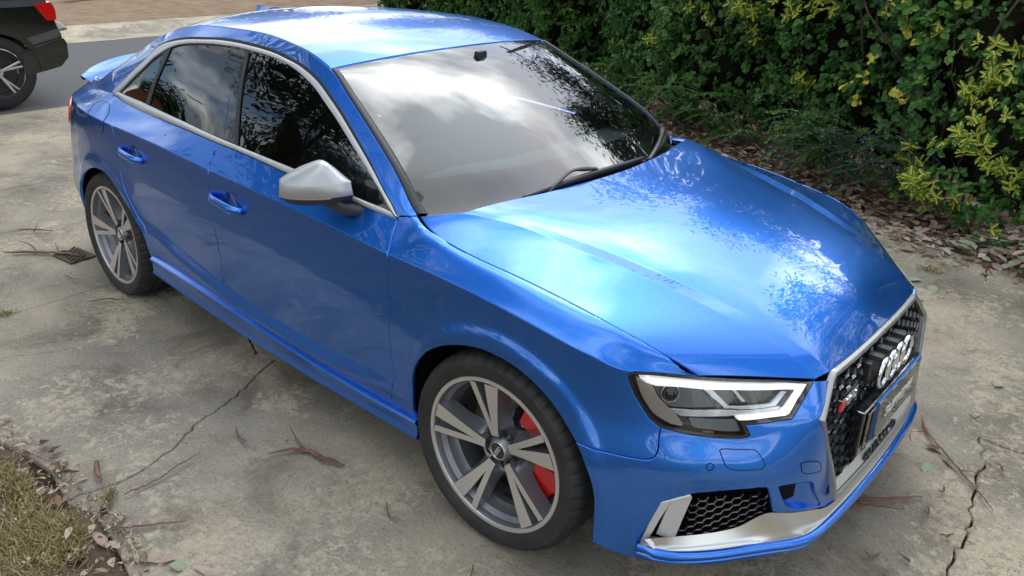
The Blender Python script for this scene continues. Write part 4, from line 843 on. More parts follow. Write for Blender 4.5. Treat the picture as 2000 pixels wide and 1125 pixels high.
# number plate and its glossy holder
bm=bmesh.new(); add_box(bm,(.8215,0,.468),(.040,.50,.150)); PH=bmobj('plate_holder',bm,MT['gblack'],GR,bevel=.006)
bm=bmesh.new(); add_box(bm,(.848,.045,.473),(.006,.385,.125)); bmobj('number_plate',bm,MT['plate'],GR,bevel=.002)
bm=bmesh.new(); add_box(bm,(.8455,-.200,.476),(.004,.060,.120)); bmobj('plate_end',bm,MT['plate'],GR,bevel=.001)
bm=bmesh.new(); add_box(bm,(.8465,-.188,.476),(.006,.022,.100)); bmobj('plate_slot',bm,MT['gap'],GR)
bm=bmesh.new(); add_box(bm,(.8455,-.1535,.472),(.006,.0035,.126)); add_box(bm,(.8455,.045,.5365),(.007,.39,.0022)); bmobj('plate_film_edge',bm,MT['bluefilm'],GR)
text_obj('plate_letters','SUPREME',.046,.001,MT['white'],frontM(.045,.470,.852),GR,font_shear=.2,sx=1.35)
# headlights --------------------------------------------------
lens_poly=[p for p in HLl[:-1]]+HLt[:-1]
LN=panel('headlight',lens_poly,MT['lens'],CAR,gap=.0012,depth=.004,hb=.012,hs=.02)
D,F=tri_domain(lens_poly,[],.02,.012); N=normW(D[:,0],D[:,1]); V=evalW(D[:,0],D[:,1])-N*.036; emit('lamp_housing',V,F,MT['hlblack'],LN,N)
Q=np.array(densify(lens_poly,.01)); A=evalW(Q[:,0],Q[:,1])-normW(Q[:,0],Q[:,1])*.002; B=evalW(Q[:,0],Q[:,1])-normW(Q[:,0],Q[:,1])*.036; n=len(Q)
for s in (-1,1):
    me=bpy.data.meshes.new('lamp_wall'); me.from_pydata([tuple(v*[1,s,1]) for v in A]+[tuple(v*[1,s,1]) for v in B],[],[(i,(i+1)%n,n+(i+1)%n,n+i) for i in range(n)]); me.materials.append(MT['hlblack']); link('lamp_wall',me,LN[0 if s==-1 else 1])
# black border inside the lens
def onlens(name,poly,off,m,depth=.012,it=1,**k):
    q=smooth_line(poly+poly[:1],.012,it)[:-1]; D,F=tri_domain(q,[],.02,.010); N=normW(D[:,0],D[:,1]); V=evalW(D[:,0],D[:,1])+N*off; V,N,F=finish(V,N,F,0,depth,.0012); return emit(name,V,F,m,LN,N,**k)
cen=np.array(lens_poly).mean(0)
def shrink(poly,d):
    P=[(a,b*KV) for a,b in poly]; q=inset(P,d); return [(a,b/KV) for a,b in q]
cl=[O['HLlow'][0]]+O['HLlow'][3:4]+O['HLlow'][6:-1]+O['HLtop'][:-1]; bi=shrink(cl,.0075)
D,F=tri_domain(cl,[bi],.02,.008); N=normW(D[:,0],D[:,1]); emit('lens_border',evalW(D[:,0],D[:,1])-N*.0035,F,MT['hlblack'],LN,N)
onlens('light_guide',O['drl_top'],-.006,MT['led'],.02,0); onlens('light_guide',O['drl_side'],-.0062,MT['led'],.02,0); onlens('light_guide',O['drl_low'],-.0064,MT['led'],.02,0)
onlens('indicator_lens',O['indicator'],-.013,MT['indic'],.02)
onlens('reflector_trim',O['hl_trim'],-.018,MT['refl'],.01,0); onlens('reflector_trim',O['hl_mid'],-.017,MT['refl'],.015,0); onlens('reflector_bar',O['hl_bar'],-.018,MT['refl'],.01,0)
onlens('lower_lens',O['hl_low'],-.022,MT['hlgrey'],.01); onlens('amber_reflector',O['hl_amber'],-.012,MT['orange'],.004,0); onlens('reflector_bowl',O['hl_bowl'],-.032,MT['hlgrey'],.004)
for s in (-1,1):
    pc=evalW(4.712,3.62)[0]-normW(4.712,3.62)[0]*.026; pc=pc*[1,s,1]; bm=bmesh.new(); bmesh.ops.create_uvsphere(bm,u_segments=28,v_segments=18,radius=.020,matrix=Matrix.Translation(pc)); bmobj('projector_lens',bm,MT['gblack'],LN[0 if s==-1 else 1],smooth=True)
    th=np.linspace(0,2*math.pi,33)[:-1]; nn=normW(4.712,3.62)[0]*[1,s,1]; a=np.cross(nn,[0,0,1]);a/=np.linalg.norm(a);b=np.cross(nn,a); tube_obj('projector_ring',pc+nn*.004+np.outer(np.cos(th),a)*.0235+np.outer(np.sin(th),b)*.0235,.002,MT['refl'],LN[0 if s==-1 else 1],seg=6,closed=True)
# ribs on the indicator
ia_=np.array(O['indicator'])
for k in range(9):
    t=k/8.; a=np.array(ia_[0])*(1-t)*1.0+np.array(ia_[6])*t; pass
# lower intake --------------------------------------------------
def onW(name,poly,off,m,depth=.01,it=0,hs=.02,hb=.012,par=None,**k):
    q=smooth_line(poly+poly[:1],.015,it)[:-1] if it else poly; D,F=tri_domain(q,[],hs,hb); N=normW(D[:,0],D[:,1]); V=evalW(D[:,0],D[:,1])+N*off; V,N,F=finish(V,N,F,0,depth,.0015); return emit(name,V,F,m,par or CAR,N,**k)
IN=onW('intake_back',[p for p in O['mesh_area']]+[],-.045,MT['shell'],.004)
onW('intake_surround',hole[:10]+[(5.035,.70),(5.0,.45),(4.93,.32),(4.80,.26),(4.70,.24)],-.062,MT['shell'],.002)
# honeycomb in the intake
MA=O['mesh_area']; ribs=[]; 
def lineW(p,q,off): 
    a=evalW([p[0],q[0]],[p[1],q[1]]); n_=normW([p[0],q[0]],[p[1],q[1]]); return a+n_*off
bm=[bmesh.new(),bmesh.new()]; hw,hh=.0167,.045
row=0; v=.18
while v<1.05:
    for c in range(30):
        s=4.66+(c+(.5 if row%2 else 0))*.050
        hx=[(s-.0167,v),(s-.0083,v-hh),(s+.0083,v-hh),(s+.0167,v),(s+.0083,v+hh),(s-.0083,v+hh)]
        if inpoly(np.array(hx+[(s,v)]),MA).sum()<5: continue
        o=np.array(hx); i_=(o-[s,v])*.84+[s,v]
        Pn=normW(o[:,0],o[:,1]); A=evalW(o[:,0],o[:,1])-Pn*.036; B=evalW(o[:,0],o[:,1])-Pn*.026; C=evalW(i_[:,0],i_[:,1])-Pn*.028; E_=evalW(i_[:,0],i_[:,1])-Pn*.043
        for si,sg_ in enumerate((-1,1)):
            vs=[[bm[si].verts.new(tuple(p*[1,sg_,1])) for p in L] for L in (B,C,E_)]
            for k in range(6):
                for z_ in range(2): bm[si].faces.new((vs[z_][k],vs[z_][(k+1)%6],vs[z_+1][(k+1)%6],vs[z_+1][k]))
    v+=hh; row+=1
for si in (0,1): bmobj('intake_mesh',bm[si],MT['gblack'],IN[si])
# silver fin frame and lower silver shelf
onW('intake_fin',O['fin_border'],.004,MT['satin'],.012,0); onW('intake_fin_plate',O['fin_plate'],-.003,MT['alu'],.006,0,gap=0) if False else onW('intake_fin_plate',O['fin_plate'],-.003,MT['satin'],.008,0)
LIP=[(.490,.828,.240),(.530,.808,.238),(.579,.778,.237),(.652,.699,.236),(.715,.613,.237),(.762,.550,.238),(.796,.505,.239),(.816,.462,.240),(.826,.410,.241),(.834,.330,.243),(.841,.22,.244),(.845,.1,.245),(.846,0,.245)]
INR=[(.506,.822,.262),(.535,.795,.268),(.568,.764,.272),(.637,.680,.274),(.682,.620,.284),(.705,.588,.305),(.735,.560,.3285),(.755,.528,.315),(.782,.470,.299),(.805,.42,.292),(.820,.36,.270),(.830,.22,.262),(.834,.1,.262),(.835,0,.262)]
L_=_dens(LIP,8);I2=_dens(INR,8)
def rs3(P,n):
    l=np.concatenate([[0],np.cumsum(np.linalg.norm(np.diff(P,axis=0),axis=1))]); t=np.linspace(0,l[-1],n); return np.stack([np.interp(t,l,P[:,c]) for c in range(3)],1)
# pair the two edges by their share of the way round
def pairup(A,B,n=90,ka=None):
    return rs3(A,n),rs3(B,n)
def seg_rs(A,cuts,ns):
    out=[]; idx=[int(np.argmin(((A-np.array(c))**2).sum(1))) for c in cuts]
    for (a,b),n in zip(zip(idx[:-1],idx[1:]),ns): out.append(rs3(A[a:b+1],n)[:-1])
    out.append(A[idx[-1]:idx[-1]+1]); return np.vstack(out)
ns=[14,20,14,12,30]
LA=seg_rs(L_,[LIP[0],LIP[2],LIP[4],LIP[6],LIP[8],LIP[12]],ns); IB=seg_rs(I2,[INR[0],INR[2],INR[4],INR[6],INR[9],INR[13]],ns)
for _ in range(7):
    for Q in (LA,IB): Q[1:-1]=.5*Q[1:-1]+.25*(Q[:-2]+Q[2:])
def loft(name,rows,m,parent=CAR,sharp=40,close=False):
    V=np.array(rows);K,n_=V.shape[:2];V=V.reshape(-1,3)
    for s in (-1,1):
        bm=bmesh.new(); vv=[bm.verts.new(tuple(v*[1,s,1])) for v in V]
        for i in range(K if close else K-1):
            for j in range(n_-1): 
                i2=(i+1)%K; bm.faces.new((vv[i*n_+j],vv[i*n_+j+1],vv[i2*n_+j+1],vv[i2*n_+j]))
        bm.faces.new([vv[i*n_] for i in range(K)]) if close else None
        bmesh.ops.recalc_face_normals(bm,faces=bm.faces); me=bpy.data.meshes.new(name); bm.to_mesh(me); bm.free(); me.materials.append(m)
        for pl in me.polygons: pl.use_smooth=True
        me.set_sharp_from_angle(angle=R(sharp)); link(name,me,parent)
mid=(LA*.5+IB*.5); midd=mid.copy(); midd[:,2]-=.006*np.clip((IB[:,2]-LA[:,2])/.05,0,1)
inw=IB.copy(); inw[:,2]-=.02; inw[:,0]-=.004; outw=LA.copy(); outw[:,2]-=.004
q1=LA*.75+IB*.25; q1[:,2]-=.009*np.clip((IB[:,2]-LA[:,2])/.05,0,1); q3=LA*.25+IB*.75; q3[:,2]-=.004*np.clip((IB[:,2]-LA[:,2])/.05,0,1)
back=IB.copy(); dirn=IB-LA; dirn[:,2]=0; dirn/=np.linalg.norm(dirn,axis=1)[:,None]+1e-9; back+=dirn*.05; back[:,2]-=.045
loft('intake_shelf',[outw,LA,q1,mid if False else midd,q3,IB,back],MT['alu'])
# blue blade under it
od=np.gradient(LA,axis=0); od=np.stack([-od[:,1]*-1,od[:,0]*-1*-1,0*od[:,0]],1); on=np.stack([-np.gradient(LA[:,1]),np.gradient(LA[:,0])],1); on/=np.linalg.norm(on,axis=1)[:,None]+1e-9
cen_=np.array([.2,.2]); sg2=np.sign(((LA[:,:2]-cen_)*on).sum(1)); on*=sg2[:,None]; on[-1]=(1,0)
def ofs(P,o,z): Q=P.copy(); Q[:,:2]+=on*o; Q[:,2]+=z; return Q
fade=np.clip(np.arange(len(LA))/6.,.35,1)[:,None]
def ofs2(o,z): Q=LA.copy(); Q[:,:2]+=on*o*fade; Q[:,2]+=z; return Q
loft('splitter',[ofs2(-.03,-.004),ofs2(.0005,.0005),ofs2(.007,-.001),ofs2(.0145,-.005),ofs2(.0175,-.011),ofs2(.0165,-.018),ofs2(.009,-.0225),ofs2(.003,-.0215),ofs2(.003,-.0265),ofs2(.010,-.029),ofs2(.011,-.034),ofs2(.004,-.041),ofs2(-.03,-.06)],P_,sharp=60)
# duct recess beside the intake
s0,s1=duct[0][0],max(p[0] for p in duct); dsm=smooth_line(duct+duct[:1],.008,1)[:-1]
D,F=tri_domain(dsm,[],.012,.008); N=normW(D[:,0],D[:,1]); fr_=np.clip((D[:,0]-s0)/(s1-s0),0,1); dep=.030*(1-fr_)**1.2+.003; V=evalW(D[:,0],D[:,1])-N*dep[:,None]; emit('duct_floor',V,F,P_,CAR)
left=[p for p in dsm if p[0]<s0+.062]; 
if len(left)>3: D,F=tri_domain([(5.038,1.0),(5.066,1.19),(5.105,1.28),(5.105,.80),(5.075,.76),(5.055,.86)],[],.012,.01); N=normW(D[:,0],D[:,1]); emit('duct_shade_patch',evalW(D[:,0],D[:,1])-N*.014,F,MT['shell'],CAR,N)  # near-black patch, the dark of the duct mouth painted in
Q=np.array(densify(dsm,.01)); A=evalW(Q[:,0],Q[:,1]);NB=normW(Q[:,0],Q[:,1]); fr_=np.clip((Q[:,0]-s0)/(s1-s0),0,1); B=A-NB*(.030*(1-fr_)**1.2+.003)[:,None]; n=len(Q)
for s in (-1,1):
    me=bpy.data.meshes.new('duct_wall'); me.from_pydata([tuple(v*[1,s,1]) for v in A]+[tuple(v*[1,s,1]) for v in B],[],[(i,(i+1)%n,n+(i+1)%n,n+i) for i in range(n)]); me.materials.append(P_); link('duct_wall',me,CAR)
# ------------------------------------------------------------ door mirrors
MIR=[[(-0.670,-0.844,0.981),(-0.683,-0.842,1.020),(-0.697,-0.827,1.012),(-0.712,-0.822,0.943)],
[(-0.677,-0.884,0.982),(-0.684,-0.882,1.021),(-0.723,-0.837,1.031),(-0.715,-0.862,0.941)],
[(-0.710,-0.917,0.976),(-0.709,-0.915,1.018),(-0.731,-0.870,1.064),(-0.744,-0.895,0.937)],
[(-0.757,-0.944,0.969),(-0.741,-0.942,1.014),(-0.748,-0.897,1.086),(-0.792,-0.922,0.930)],
[(-0.793,-0.968,0.967),(-0.776,-0.966,1.012),(-0.796,-0.921,1.069),(-0.830,-0.946,0.928)],
[(-0.837,-0.988,0.965),(-0.828,-0.986,1.010),(-0.858,-0.941,1.036),(-0.859,-0.966,0.933)],
[(-0.872,-0.994,0.965),(-0.862,-0.992,1.011),(-0.879,-0.977,1.011),(-0.894,-0.972,0.941)]]
def mirror(s):
    # sections from the car outwards: lower edge of the cap, front crease, top, underside
    L=[]
    for S_,C_,T_,B_ in MIR:
        S_,C_,T_,B_=[np.array(q)*[1,-1,1] for q in (S_,C_,T_,B_)]; k=np.array
        bk=np.array([-.058,-.030,0]); u=(T_-C_)
        m1=C_*.62+T_*.38+np.array([.006,.003,.010])*min(1,np.linalg.norm(u)/.06); m2=C_*.25+T_*.75+np.array([.005,.002,.009])*min(1,np.linalg.norm(u)/.06)
        L.append([B_+bk*1.0+[0,0,.01],B_*.9+S_*.1,S_*.55+B_*.45+[.004,.004,-.002],S_-[.001,.001,.0015],S_,S_*.5+C_*.5+[.003,.003,0],C_-[0,0,.0015],C_+[-.0008,-.0008,.0012],m1,m2,T_,T_+bk*.5+[0,0,-.002],T_+bk-[0,0,.012]])
    arr=np.array(L); fine_=[_dens(arr[:,k],8) for k in range(arr.shape[1])]; arr=np.array(fine_).transpose(1,0,2); arr[:,:,1]*=s
    S_,m_=arr.shape[:2]; bm=bmesh.new(); vv=[[bm.verts.new(tuple(p)) for p in r_] for r_ in arr]
    for i in range(S_-1):
        for k in range(m_):
            f=bm.faces.new((vv[i][k],vv[i][(k+1)%m_],vv[i+1][(k+1)%m_],vv[i+1][k])); f.material_index=0 if 3<=k<m_-2 else 1
    for e_ in (0,S_-1):
        f=bm.faces.new(vv[e_]); f.material_index=1 if e_==0 else 0
    bmesh.ops.recalc_face_normals(bm,faces=bm.faces); me=bpy.data.meshes.new('door_mirror'); bm.to_mesh(me); bm.free(); [me.materials.append(q) for q in (MT['alum_paint'],MT['mirgrey'])]
    for pl in me.polygons: pl.use_smooth=True
    me.set_sharp_from_angle(angle=R(60)); g=link('door_mirror',me,CAR)
    tube_obj('mirror_indicator',arr[int(S_*.30):,3]*1.0+np.array([.001,.001*s,-.001]),.0032,MT['lens_dark'],g,seg=6)
    rows_=[((-.735,-.655),(.900,.930),.800),((-.755,-.665),(.898,.940),.832),((-.770,-.685),(.902,.955),.860),((-.780,-.700),(.925,.970),.885)]
    bm=bmesh.new(); rr=[]
    for (x0,x1),(z0,z1),w_ in rows_:
        rr.append([bm.verts.new(((x0+x1)/2+(x1-x0)/2*math.copysign(abs(math.cos(t))**.7,math.cos(t)),w_*s,(z0+z1)/2+(z1-z0)/2*math.copysign(abs(math.sin(t))**.7,math.sin(t)))) for t in np.linspace(0,2*math.pi,25)[:-1]])
    for i in range(3):
        for k in range(24): bm.faces.new((rr[i][k],rr[i][(k+1)%24],rr[i+1][(k+1)%24],rr[i+1][k]))
    bm.faces.new(rr[0]);bm.faces.new(rr[-1]); bmobj('mirror_foot',bm,MT['mirgrey'],g,smooth=True)
MT['alum_paint']=mat('mirror_cap_aluminium_look',(.50,.505,.51),.42,.55,.5,.25,.25); MT['lens_dark']=mat('indicator_strip_clear',(.25,.2,.18),.1,.3,.5,1)
mirror(-1); n0=set(bpy.data.objects); mirror(1)
fm=Matrix.Translation((-.66,.815,-.01))@Matrix.Rotation(R(43),4,'Z')@Matrix.Translation((.66,-.845,0))   # the far mirror is folded in
for o in set(bpy.data.objects)-n0:
    if not o.name.startswith('mirror_foot'): o.data.transform(fm)
# ------------------------------------------------------------ wipers, cowl
def Tp(u,t,h=0): 
    p=evalT(u,t)[0]; return (p[0]+.4*h,p[1],p[2]+.9*h)
def wiper(line,arm):
    Pt=np.array(line); tt=np.linspace(0,1,22); c=_dens(np.c_[Pt,np.zeros(len(Pt))],10)[:,:2]; l=np.linspace(0,len(c)-1,22).astype(int); c=c[l]
    a=[Tp(u,t,.013+.004*math.sin(math.pi*k/21)) for k,(u,t) in enumerate(c)]; W_=tube_obj('wiper',a,[.0065+.005*math.sin(math.pi*k/21)**.5 for k in range(22)],MT['pblack'],CAR,seg=8,flat=.8)
    tube_obj('wiper_rubber',[Tp(u,t,.004) for u,t in c],.004,MT['rubber'],W_,seg=4)
    A=[Tp(u,t,h) for u,t,h in arm]; tube_obj('wiper_arm',_dens(np.array(A),5),np.interp(np.linspace(0,1,5*(len(A)-1)+1),[0,.55,.7,1],[.009,.008,.014,.011]),MT['pblack'],W_,seg=6,flat=.55)
wiper([(.017,-.585),(.038,-.42),(.055,-.20),(.056,.05),(.047,.29)],[(.012,-.475,.012),(.045,-.39,.026),(.080,-.285,.030),(.078,-.20,.026),(.070,-.125,.020)])
wiper([(.04,.40),(.052,.60),(.062,.80),(.075,.955)],[(.025,.315,.012),(.052,.50,.026),(.074,.68,.030),(.085,.80,.028),(.085,.90,.020)])
us=np.linspace(-.94,.94,40); A=evalT(.055,us)+[0,0,.000];B=evalH(.012,us*4.0)+[0,0,-.010]; 
A=A-[0,0,.032]; rows=[A,A*.5+B*.5-[0,0,.02],B-[0,0,.022]]; V=np.array(rows).reshape(-1,3); F=[(i*40+j,i*40+j+1,(i+1)*40+j+1,(i+1)*40+j) for i in range(2) for j in range(39)]; me=bpy.data.meshes.new('cowl'); me.from_pydata([tuple(v) for v in V],[],F); me.materials.append(MT['pblack']); link('cowl',me,CAR)
# ------------------------------------------------------------ roof fin, boot spoiler, tail light
bm=bmesh.new(); L=[]
for t in np.linspace(0,1,14):
    x=-2.34-.165*t; zb_=1.400-.045*t; h=.004+.052*t**1.6 if t<.86 else .052*(1-(t-.86)/.14*.8); w_=.030*(1-.45*t); L.append([bm.verts.new((x-.03*(h/.05)*t,y_*w_*(1-hh*.85),zb_+h*hh)) for y_,hh in [(-1,0),(-.8,.35),(-.35,.85),(0,1),(.35,.85),(.8,.35),(1,0)]])
for i in range(13):
    for k in range(6): bm.faces.new((L[i][k],L[i][k+1],L[i+1][k+1],L[i+1][k]))
bm.faces.new(L[0]);bm.faces.new(L[-1][::-1]); bmobj('antenna_fin',bm,P_,CAR,smooth=True)
ys=np.linspace(-.60,.60,31)
rows=[]
for xo,zo in [(.13,-.004),(.06,.010),(.015,.026),(0,.031),(-.006,.027),(0,.008),(.03,-.02)]:
    rows.append([(-3.565+xo+.16*(abs(y)/.6)**2.4*1.0,y,1.036-.055*(abs(y)/.6)**2.6+zo*(1-.5*(abs(y)/.6)**6)) for y in ys])
V=np.array(rows).reshape(-1,3); n_=31; F=[(i*n_+j,i*n_+j+1,(i+1)*n_+j+1,(i+1)*n_+j) for i in range(6) for j in range(n_-1)]
bm=bmesh.new(); vv=[bm.verts.new(tuple(v)) for v in V]; [bm.faces.new([vv[i] for i in f]) for f in F]; bmobj('boot_spoiler',bm,P_,CAR,smooth=True)
panel('tail_light',[(.25,3.5),(.60,3.45),(.90,3.5),(.985,3.72),(.95,3.93),(.50,3.95),(.25,3.95)],MT['tail'],CAR,off=.008,gap=0,depth=.014,hb=.02)
# ------------------------------------------------------------ cabin
bm=bmesh.new(); add_box(bm,(-1.75,0,.30),(2.6,1.50,.10)); bmobj('cabin_floor',bm,MT['seat'],CAR)
rows=[]; ys=np.linspace(-.70,.70,25)
for x,z,c in [(-.20,.90,.12),(-.33,.945,.13),(-.50,.965,.12),(-.66,.962,.08),(-.74,.93,.05),(-.78,.86,.03),(-.72,.70,.02),(-.70,.45,.02)]:
    rows.append([(x-c*(abs(y)/.7)**2-.0,y,z-.012*(abs(y)/.7)**2+(.022*math.exp(-((y+.36)/.17)**2) if x<-.5 and z>.8 else 0)) for y in ys])
V=np.array(rows).reshape(-1,3); n_=25; F=[(i*n_+j,i*n_+j+1,(i+1)*n_+j+1,(i+1)*n_+j) for i in range(7) for j in range(n_-1)]
bm=bmesh.new(); vv=[bm.verts.new(tuple(v)) for v in V]; [bm.faces.new([vv[i] for i in f]) for f in F]; bmobj('dashboard',bm,MT['dash'],CAR,smooth=True)
bm=bmesh.new()
for k in range(12): add_box(bm,(-.475-.004*k*0,.16+k*.030,.972),(.045,.006,.006))
add_box(bm,(-.448,.325,.971),(.006,.37,.008)); add_box(bm,(-.502,.325,.971),(.006,.37,.008)); bmobj('dash_vent',bm,MT['pblack'],CAR)
SW=tube_obj('steering_wheel',[(-.86+.045*math.sin(t),-.37+.18*math.cos(t),.86+.178*math.sin(t)) for t in np.linspace(0,2*math.pi,37)[:-1]],.015,MT['seat'],CAR,seg=8,closed=True)
bm=bmesh.new(); add_box(bm,(-.84,-.37,.85),(.05,.14,.10)); add_box(bm,(-.85,-.37,.86),(.02,.34,.035)); bmobj('wheel_boss',bm,MT['seat'],SW,bevel=.012)
def seat(x,y,rear=False):
    def slab(c,s_,rot): 
        bm=bmesh.new(); add_box(bm,c,s_,Matrix.Rotation(rot,3,'Y')); return bm
    bm=slab((x,y,.50),(.50,.50,.16),R(-8)); SB=bmobj('seat',bm,MT['seat'],CAR,bevel=.05,seg=3,smooth=True)
    bm=slab((x-.33,y,.82),(.14,.48,.66),R(-18)); bmobj('backrest',bm,MT['seat'],SB,bevel=.05,seg=3,smooth=True)
    bm=slab((x-.47,y,1.16),(.10,.27,.17),R(-12)); bmobj('headrest',bm,MT['seat'],SB,bevel=.04,seg=3,smooth=True)
seat(-1.28,-.37);seat(-1.28,.37);seat(-2.12,-.38);seat(-2.12,.38)
bm=bmesh.new(); add_box(bm,(-.93,0,1.262),(.025,.23,.065),Matrix.Rotation(R(12),3,'Y')); add_box(bm,(-.90,0,1.30),(.03,.05,.08)); bmobj('rear_view_mirror',bm,MT['pblack'],CAR,bevel=.012,smooth=True)
T_lin=evalT(np.repeat(np.linspace(1.02,2.0,20),20),np.tile(np.linspace(-.95,.95,20),20))-[0,0,.035]
F=[(i*20+j,i*20+j+1,(i+1)*20+j+1,(i+1)*20+j) for i in range(19) for j in range(19)]; me=bpy.data.meshes.new('headlining'); me.from_pydata([tuple(v) for v in T_lin],[],F); me.materials.append(mat('headlining_cloth',(.12,.12,.12),.9)); link('headlining',me,CAR)
# ------------------------------------------------------------ ground, slabs, road
MT['soil']=mat('bare_soil',(.12,.085,.06),.95,spec=.1); noise_col(MT['soil'],[(.3,(.075,.052,.036)),(.55,(.135,.095,.066)),(.8,(.20,.15,.11))],scale=9,detail=10,bump=.6,bscale=60,bdist=.01)
MT['verge']=mat('verge_soil',(.22,.14,.09),.95,spec=.1); noise_col(MT['verge'],[(.30,(.17,.115,.075)),(.5,(.26,.18,.12)),(.68,(.33,.24,.165)),(.85,(.40,.33,.24))],scale=3.5,detail=12,rough=.7,bump=.6,bscale=40,bdist=.02)
MT['asph']=mat('asphalt',(.065,.065,.07),.85,spec=.3); noise_col(MT['asph'],[(.35,(.085,.083,.082)),(.55,(.112,.110,.109)),(.75,(.150,.146,.142))],scale=60,detail=10,rough=.75,bump=.5,bscale=300,bdist=.004)
def concrete(name,seed,light=1.):
    m=mat(name,(.3,.27,.22),.88,spec=.25); t=m.node_tree; b=t.nodes['Principled BSDF']; tc=nd(t,'ShaderNodeTexCoord'); g=nd(t,'ShaderNodeMapping'); lk(t,tc.outputs['Object'],g.inputs[0]); g.inputs['Location'].default_value=(seed*3.7,seed*1.9,0)
    def ns(sc,de,ro,di=0.): 
        n=nd(t,'ShaderNodeTexNoise'); n.inputs['Scale'].default_value=sc; n.inputs['Detail'].default_value=de; n.inputs['Roughness'].default_value=ro; n.inputs['Distortion'].default_value=di; lk(t,g.outputs[0],n.inputs['Vector']); return n.outputs[0]
    def ramp(s,st):
        c=nd(t,'ShaderNodeValToRGB'); e=c.color_ramp.elements
        while len(e)<len(st): e.new(.5)
        for q,(p,col) in zip(e,st): q.position=p; q.color=(*col,1)
        lk(t,s,c.inputs[0]); return c.outputs[0]
    def mixc(f,a,b_,mode='MIX',fac=None):
        x=nd(t,'ShaderNodeMix',data_type='RGBA',blend_type=mode); 
        if fac is None: lk(t,f,x.inputs[0])
        else: x.inputs[0].default_value=fac
        lk(t,a,x.inputs[6]); lk(t,b_,x.inputs[7]); return x.outputs[2]
    k=light*1.48
    base=ramp(ns(1.1,6,.6,.3),[(.36,(.155*k,.138*k,.114*k)),(.5,(.215*k,.190*k,.154*k)),(.64,(.290*k,.250*k,.194*k))])
    tan=ramp(ns(30,8,.7),[(.3,(.255*k,.222*k,.168*k)),(.7,(.345*k,.300*k,.225*k))])
    m1=nd(t,"ShaderNodeMath",operation="MULTIPLY_ADD"); lk(t,ns(26,10,.70,.8),m1.inputs[0]); m1.inputs[1].default_value=.50
    m0=nd(t,'ShaderNodeMath',operation='MULTIPLY'); lk(t,ns(1.7,5,.55,.4),m0.inputs[0]); m0.inputs[1].default_value=.55; lk(t,m0.outputs[0],m1.inputs[2])
    mask=ramp(m1.outputs[0],[(.545,(0,0,0)),(.585,(1,1,1))]); c=mixc(mask,base,tan)
    dark=ramp(ns(2.3,10,.72,.8),[(.36,(.52,.50,.47)),(.50,(1,1,1))]); c=mixc(None,c,dark,'MULTIPLY',.75)
    sp=ramp(ns(75,8,.8),[(.37,(.50,.48,.45)),(.46,(.95,.95,.94)),(.56,(1.0,1.0,1.0)),(.66,(1.38,1.32,1.2))]); c=mixc(None,c,sp,'MULTIPLY',.95)
    sp2=ramp(ns(330,4,.75),[(.40,(.48,.47,.45)),(.53,(1.08,1.07,1.04))]); c=mixc(None,c,sp2,'MULTIPLY',.8)
    lk(t,c,b.inputs['Base Color'])
    bp=nd(t,'ShaderNodeBump'); bp.inputs['Strength'].default_value=.55; bp.inputs['Distance'].default_value=.004; lk(t,ns(110,8,.7),bp.inputs['Height'])
    bp2=nd(t,'ShaderNodeBump'); bp2.inputs['Strength'].default_value=.4; bp2.inputs['Distance'].default_value=.01; lk(t,m1.outputs[0],bp2.inputs['Height']); lk(t,bp.outputs[0],bp2.inputs['Normal']); lk(t,bp2.outputs[0],b.inputs['Normal']); return m
MT['conc']=concrete('old_concrete',1.); MT['kerbc']=concrete('kerb_concrete',4.,1.35)
def quad(name,x0,x1,y0,y1,z,m,**k):
    return link(name,mesh_np(name,[(x0,y0,z),(x1,y0,z),(x1,y1,z),(x0,y1,z)],np.array([[0,1,2,3]]),m,smooth=False),None,kind='structure',**k)
quad('ground',-400,400,-400,400,-.035,MT['soil'])
DRV=None
jit=lambda pts,a=.012,h=.05: (lambda D:[(x+(rnd.uniform(-a,a) if 0<i<len(D)-1 else 0),y+(rnd.uniform(-a,a) if 0<i<len(D)-1 else 0)) for i,(x,y) in enumerate(D)])([tuple(np.array(p)*(1-t)+np.array(q)*t) for p,q in zip(pts[:-1],pts[1:]) for t in np.linspace(0,1,max(2,int(math.dist(p,q)/h)+1))[:-1]]+[pts[-1]])
OUT=[(-7.56,-1.80),(-7.56,6.75),(-4.2,5.25),(-.9,3.62),(-.48,3.33),(.28,3.07),(.74,2.93),(4.2,1.3),(4.2,-2.3),(1.2,-2.0),(-.45,-1.80),(-.67,-1.745),(-.87,-1.71),(-1.03,-1.70),(-1.13,-1.74),(-1.36,-1.71),(-1.56,-1.74),(-1.67,-1.77),(-2.6,-1.86)]
